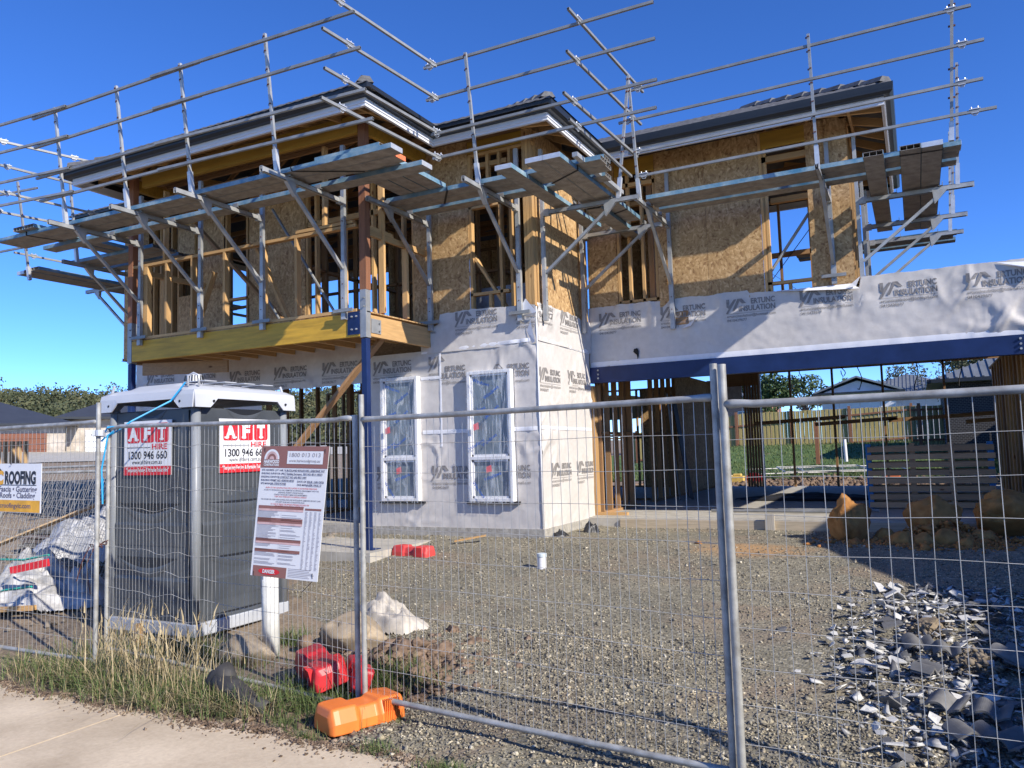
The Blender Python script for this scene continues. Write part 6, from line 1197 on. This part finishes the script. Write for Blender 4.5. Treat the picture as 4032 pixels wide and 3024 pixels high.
def hip_house(name, label, origin, ux, W, D, hw, pitch, mw, mr, over=.5, wins=(), garage=None, gable=False, ribs=True, gm=None, base=None):
    """front along ux from origin; body extends behind (left normal)"""
    o = Vector(origin); u = Vector((ux[0], ux[1], 0)).normalized(); v = Vector((-u.y, u.x, 0)); P = lambda a, b, z: o + u * a + v * b + Vector((0, 0, z))
    root = thing(name, label, 'house', tuple(o)); mb = MB(); mb.prism([(0, 0), (W, 0), (W, D), (0, D)], lambda a, b: P(a, b, -1.0), lambda a, b: P(a, b, hw)); wall = build(mb, 'wall', mw, root)
    e = over; h = min(W, D) / 2 + e; tp = math.tan(math.radians(pitch)); rz_ = hw + h * tp
    c = [(-e, -e), (W + e, -e), (W + e, D + e), (-e, D + e)]
    if gable: r = [(W / 2, -e), (W / 2, D + e)]; rz_ = hw + (W / 2 + e) * tp
    elif W >= D: r = [(-e + h, D / 2), (W + e - h, D / 2)]
    else: r = [(W / 2, -e + h), (W / 2, D + e - h)]
    mb = MB(); vs = [P(a, b, hw) for a, b in c] + [P(a, b, rz_) for a, b in r] + [P(a, b, hw - .12) for a, b in c]
    if gable: fs = [(1, 2, 5, 4), (3, 0, 4, 5)]; fs2 = [(0, 1, 4), (2, 3, 5)]
    elif W >= D: fs = [(0, 1, 5, 4), (1, 2, 5), (2, 3, 4, 5), (3, 0, 4)]; fs2 = []
    else: fs = [(0, 1, 4), (1, 2, 5, 4), (2, 3, 5), (3, 0, 4, 5)]; fs2 = []
    mb.add(vs, fs + [(6, 7, 1, 0), (7, 8, 2, 1), (8, 9, 3, 2), (9, 6, 0, 3), (9, 8, 7, 6)]); rf = build(mb, 'roof', mr, root)
    if fs2: mb = MB(); mb.prism([(0, 0), (W, 0), (W / 2, 0)], lambda a, b: P(a, -.02, hw if a in (0, W) else rz_ - .25), lambda a, b: P(a, D + .02, hw if a in (0, W) else rz_ - .25)); build(mb, 'gable', mw, root)
    if gable:
        mb = MB(); mb.bar(P(-e, -e - .02, hw), P(W / 2, -e - .02, rz_), .05, .12); mb.bar(P(W + e, -e - .02, hw), P(W / 2, -e - .02, rz_), .05, .12); build(mb, 'barge_board', MCORR, rf)
    if ribs:
        mb = MB(); n_ = int((W + 2 * e) / .25)
        for i in range(n_ + 1):
            a = -e + (W + 2 * e) * i / n_; t = min(a + e, W + e - a, D / 2 + e) if not gable else 0
            if gable: continue
            mb.bar(P(a, -e, hw + .02), P(a, -e + t, hw + t * tp + .02), .06, .05)
        if gable:
            for i in range(int((D + 2 * e) / .25)):
                b = -e + i * .25; mb.bar(P(W + e, b, hw + .02), P(W / 2, b, rz_ + .02), .06, .05); mb.bar(P(-e, b, hw + .02), P(W / 2, b, rz_ + .02), .06, .05)
        if mb.f: build(mb, 'roof_ribs', mr, rf)
    mb = MB(); mb.bar(P(-e, -e - .06, hw - .06), P(W + e, -e - .06, hw - .06), .12, .12); mb.bar(P(W + e + .06, -e, hw - .06), P(W + e + .06, D + e, hw - .06), .12, .12); mb.bar(P(-e - .06, -e, hw - .06), P(-e - .06, D + e, hw - .06), .12, .12); build(mb, 'gutter', MGUT, root)
    for a0, a1, z0, z1 in wins:
        mb = MB(); mb.prism([(a0, z0), (a1, z0), (a1, z1), (a0, z1)], lambda a, z: P(a, -.05, z), lambda a, z: P(a, .02, z)); f_ = build(mb, 'window', MWHITE, root); mb = MB(); mb.prism([(a0 + .06, z0 + .06), (a1 - .06, z0 + .06), (a1 - .06, z1 - .06), (a0 + .06, z1 - .06)], lambda a, z: P(a, -.06, z), lambda a, z: P(a, -.051, z)); build(mb, 'pane', MGLASS, f_)
    if garage:
        a0, a1, z1 = garage; mb = MB(); n_ = 5
        for i in range(n_): mb.prism([(a0, i * z1 / n_ + .01), (a1, i * z1 / n_ + .01), (a1, (i + 1) * z1 / n_ - .01), (a0, (i + 1) * z1 / n_ - .01)], lambda a, z: P(a, -.06, z), lambda a, z: P(a, .02, z))
        build(mb, 'garage_door', gm, root)
    return root
# west neighbour (direction u from left to right as seen)
uw = (2.6, 3.9)
MCHAR = M('charcoal_metal_roof', (.055, .06, .07), .5, .2, .1, 2); MBEIGE = M('beige_stone_wall', (.40, .34, .27), .85, 0, .25, 2.5, col2=(.55, .49, .42)); MGDOOR = M('red_brown_door', (.17, .055, .025), .6, 0, .15, 4, (1, 1, 12))
uv = Vector((uw[0], uw[1], 0)).normalized(); O = Vector((-40.45, 25.85, 1.27)) - uv * 9
hip_house('neighbour_house', 'low house at far left with charcoal hip roof and red-brown garage door', tuple(O), uw, 9.8, 8, 1.92, 20, MBEIGE, MCHAR, .5, garage=(4.6, 8.95, 1.42), gm=MGDOOR, ribs=False)
O2 = Vector((-40.45, 25.85, 1.27)) + uv * .85 + Vector((-uv.y, uv.x, 0)) * 1.2
hip_house('neighbour_house', 'second low house behind the toilet with pale garage door and stone walls', tuple(O2), uw, 8, 9, 2.3, 22, MBEIGE, MCHAR, .6, garage=(.9, 3.4, 1.6), gm=M('pale_door', (.68, .70, .74), .5, 0, .05, 4), ribs=False)
MTANF = wood('tan_fence_boards', (.55, .38, .20), 'z')
v_ = Vector((-17.04, 10.47, 0)); w_ = Vector((-19.2, 7.2, 0)); mb = MB()
for i in range(32): a = v_ + (w_ - v_) * i / 32; b = v_ + (w_ - v_) * (i + .85) / 32; z = float(gz(a.x, a.y)); mb.bar((a.x, a.y, 0), (b.x, b.y, 0), .02, .001) if False else mb.box((min(a.x, b.x), min(a.y, b.y), 0.2), (max(a.x, b.x), max(a.y, b.y), 1.61))
tag(build(mb, 'board_fence', MTANF, origin=(-18, 9, .2)), 'short tan board fence above the roofing sign', 'fence')
for i, (a, l) in enumerate(((2.0, 'left dark steel post in front of the stone house'), (2.9, 'right dark steel post in front of the stone house'))):
    d = Vector((-.79, .61, 0)) if i == 0 else Vector((-.775, .632, 0)); q = d * 26; mb = MB(); mb.box((q.x - .04, q.y - .04, .5), (q.x + .04, q.y + .04, 2.45)); tag(build(mb, 'steel_post', MBLACK, origin=(q.x, q.y, .5)), l, 'post')
# rear neighbours
hip_house('neighbour_house', 'white rendered house with grey corrugated roof behind the back fence', (-5.9, 60, 1.6), (1, 0), 4.7, 9, 2.85, 20, MRWHITE, MCORR, .5, wins=((.4, 1.4, .4, 1.7), (2.2, 3.6, .4, 1.7)), gable=True)
hip_house('neighbour_house', 'long grey corrugated hip roof to the right of the white gable house', (-4.2, 62, 1.6), (1, 0), 7.5, 8, 2.75, 20, MRWHITE, MCORR, .5, wins=((3.4, 4.4, .4, 1.6),))
MDARKB = brickm('dark_brick', (.012, .012, .014), (.022, .02, .022), (.10, .10, .10), 4.4)
hip_house('neighbour_house', 'dark brick house with ribbed pale roof at the right through the garage', (.95, 30.3, 0.6), (1, 0), 9, 8, 2.45, 22, MDARKB, MCORR, .45)
MREDB = brickm('red_brick', (.28, .10, .06), (.34, .14, .09), (.45, .42, .38), 4.4)
hip_house('neighbour_house', 'small red brick house with low grey roof at the left through the garage', (-16, 58, 1.7), (1, 0), 6.6, 7, 2.6, 22, MREDB, MCORR, .5, wins=((2.2, 3.6, .6, 1.7), (4.6, 5.4, .6, 1.7)))
# neighbour on the right whose shadow crosses the gravel (outside the picture)
NH = thing('neighbour_house', 'house next door at the right, outside the picture, whose shadow lies on the driveway', 'house', (5.2, 0, -.4))
pr_ = [(-6, -.8), (16, -.8), (16, 4.1), (8.45, 4.1), (6.0, 2.71), (-6, 2.71)]
mb = MB(); mb.prism(pr_, lambda y, z: (5.25, y, z), lambda y, z: (13, y, z)); build(mb, 'wall', MREDB, NH)
mb = MB(); rp = [(-6.1, 2.75), (6.0, 2.75), (8.45, 4.14), (16.1, 4.14)]
for (ya, za), (yb, zb) in zip(rp, rp[1:]): mb.bar((9.1, ya, za), (9.1, yb, zb), 8.0, .06)
build(mb, 'roof', MCHAR, NH)
# ================================================================ trees
MLEAF = [gmat('leaf_%d' % i, st, 1.2) for i, st in enumerate(([(.3, (.02, .045, .012)), (.6, (.055, .09, .025)), (.8, (.10, .13, .045))], [(.3, (.035, .045, .02)), (.6, (.09, .095, .045)), (.8, (.16, .14, .07))]))]
MBARK = M('bark', (.13, .10, .075), .9, 0, .3, 12)
def tree(x, y, zb, h, r, label, mi=0, n=2600, seed=0, group=None, ls=.10):
    root = thing('tree', label, 'tree', (x, y, zb), group); rr = np.random.default_rng(seed); mb = MB(); top = zb + h
    mb.tube([(x, y, zb - .3), (x + .1, y, zb + h * .35), (x - .05, y + .1, zb + h * .75)], [h * .03, h * .022, h * .008], 7); cl = []
    for k in range(9):
        a = rr.uniform(0, 6.28); q = (x + math.cos(a) * r * rr.uniform(.3, .75), y + math.sin(a) * r * rr.uniform(.3, .75), zb + h * rr.uniform(.5, .92)); cl.append((q, r * rr.uniform(.28, .48))); mb.tube([(x + .1, y, zb + h * .35), q], [h * .014, h * .004], 5)
    cl.append(((x, y, zb + h * .82), r * .55)); build(mb, 'trunk', MBARK, root); V = []
    for q, s in cl:
        m_ = n // len(cl); d = rr.normal(0, 1, (m_, 3)); d /= np.linalg.norm(d, axis=1)[:, None]; V.append(np.array(q) + d * (s * rr.uniform(.35, 1, m_) ** .5)[:, None] * np.array([1, 1, .75]))
    V = np.concatenate(V); m_ = len(V); a = rr.normal(0, 1, (m_, 3)); a /= np.linalg.norm(a, axis=1)[:, None]; b = np.cross(a, rr.normal(0, 1, (m_, 3))); b /= np.linalg.norm(b, axis=1)[:, None]; s = (ls * r / 2 * rr.uniform(.6, 1.5, m_))[:, None]
    W = np.stack([V - a * s, V - b * s * .6, V + a * s, V + b * s * .6], 1).reshape(-1, 3); f = np.arange(m_ * 4).reshape(-1, 4); link('crown', np_mesh('crown', W, f), MLEAF[mi], root); return root
tree(-8.0, 52, 1.6, 3.5, 2.1, 'round dark green tree left of the white house, seen through the garage', 0, 3600, 1)
tree(-10.6, 90, 1.5, 7, 3.0, 'bushy tree far behind the white gable roof', 0, 2000, 2); tree(-6.2, 96, 1.5, 6.8, 2.6, 'small tree just left of the grey corrugated roof', 0, 1600, 3); tree(-.6, 80, 1.5, 6.7, 2.0, 'brownish tree rising behind the grey corrugated roof', 1, 1800, 4); tree(1.6, 44, 1.2, 4.3, 1.5, 'sparse brownish tree between grey roof and dark brick house', 1, 1600, 5, ls=.06); tree(4.0, 60, 1.2, 6.0, 2.6, 'tree over the ridge of the dark brick house', 1, 1600, 6)
tree(-2.5, 70, 1.5, 4.6, 1.6, 'low bush behind the right end of the corrugated roof', 0, 900, 7)
tree(-39.5, 37, 1.5, 2.6, 1.2, 'small garden shrub tree beside the stone house', 0, 700, 8)
# far hill with bush
v, f = grid_mesh(np.arange(-420, -60, 12), np.arange(40, 420, 12), lambda X, Y: -3 + 20 * sm((np.hypot(X, Y) - 90) / 150) + 2 * np.sin(X * .03) * np.cos(Y * .025) )
tag(link('hills', np_mesh('hills', v, f), M('hill_ground', (.06, .065, .03), .95, 0, .4, .05), smooth=True), kind='structure')
nT = 1600; V = []
ang = rng.uniform(math.radians(114), math.radians(160), nT); R = rng.uniform(130, 262, nT); X = R * np.cos(ang); Y = R * np.sin(ang); Zg = -3 + 20 * sm((R - 90) / 150) + 2 * np.sin(X * .03) * np.cos(Y * .025)
sz = rng.uniform(1.8, 3.6, nT) * np.where(R > 235, .8, 1); L = []
for k in range(8):
    d = rng.normal(0, 1, (nT, 3)); L.append((d, k))
m_ = 110; cen = np.stack([X, Y, Zg + sz * .7], -1); lob = rng.normal(0, .38, (nT, 6, 3)); li = rng.integers(0, 6, (nT, m_)); base = cen[:, None] + np.take_along_axis(lob, li[..., None].repeat(3, -1), 1) * sz[:, None, None]
d = rng.normal(0, 1, (nT, m_, 3)); d /= np.linalg.norm(d, axis=-1, keepdims=True); V = base + d * (sz[:, None, None] * .55) * rng.uniform(.5, 1, (nT, m_, 1)) * np.array([1, 1, .8]); V = V.reshape(-1, 3)
a = rng.normal(0, 1, V.shape); a /= np.linalg.norm(a, axis=1)[:, None]; b = np.cross(a, rng.normal(0, 1, V.shape)); b /= np.linalg.norm(b, axis=1)[:, None]; s = (rng.uniform(.16, .42, len(V)))[:, None]
W = np.stack([V - a * s, V - b * s * .7, V + a * s, V + b * s * .7], 1).reshape(-1, 3)
MFOR = gmat('forest_leaf', [(.3, (.035, .05, .025)), (.5, (.075, .085, .035)), (.7, (.14, .12, .055))], .12)
tag(link('forest', np_mesh('forest', W, np.arange(len(W)).reshape(-1, 4)), MFOR), 'olive green bushland covering the far hill at the left', 'forest', kind='stuff')
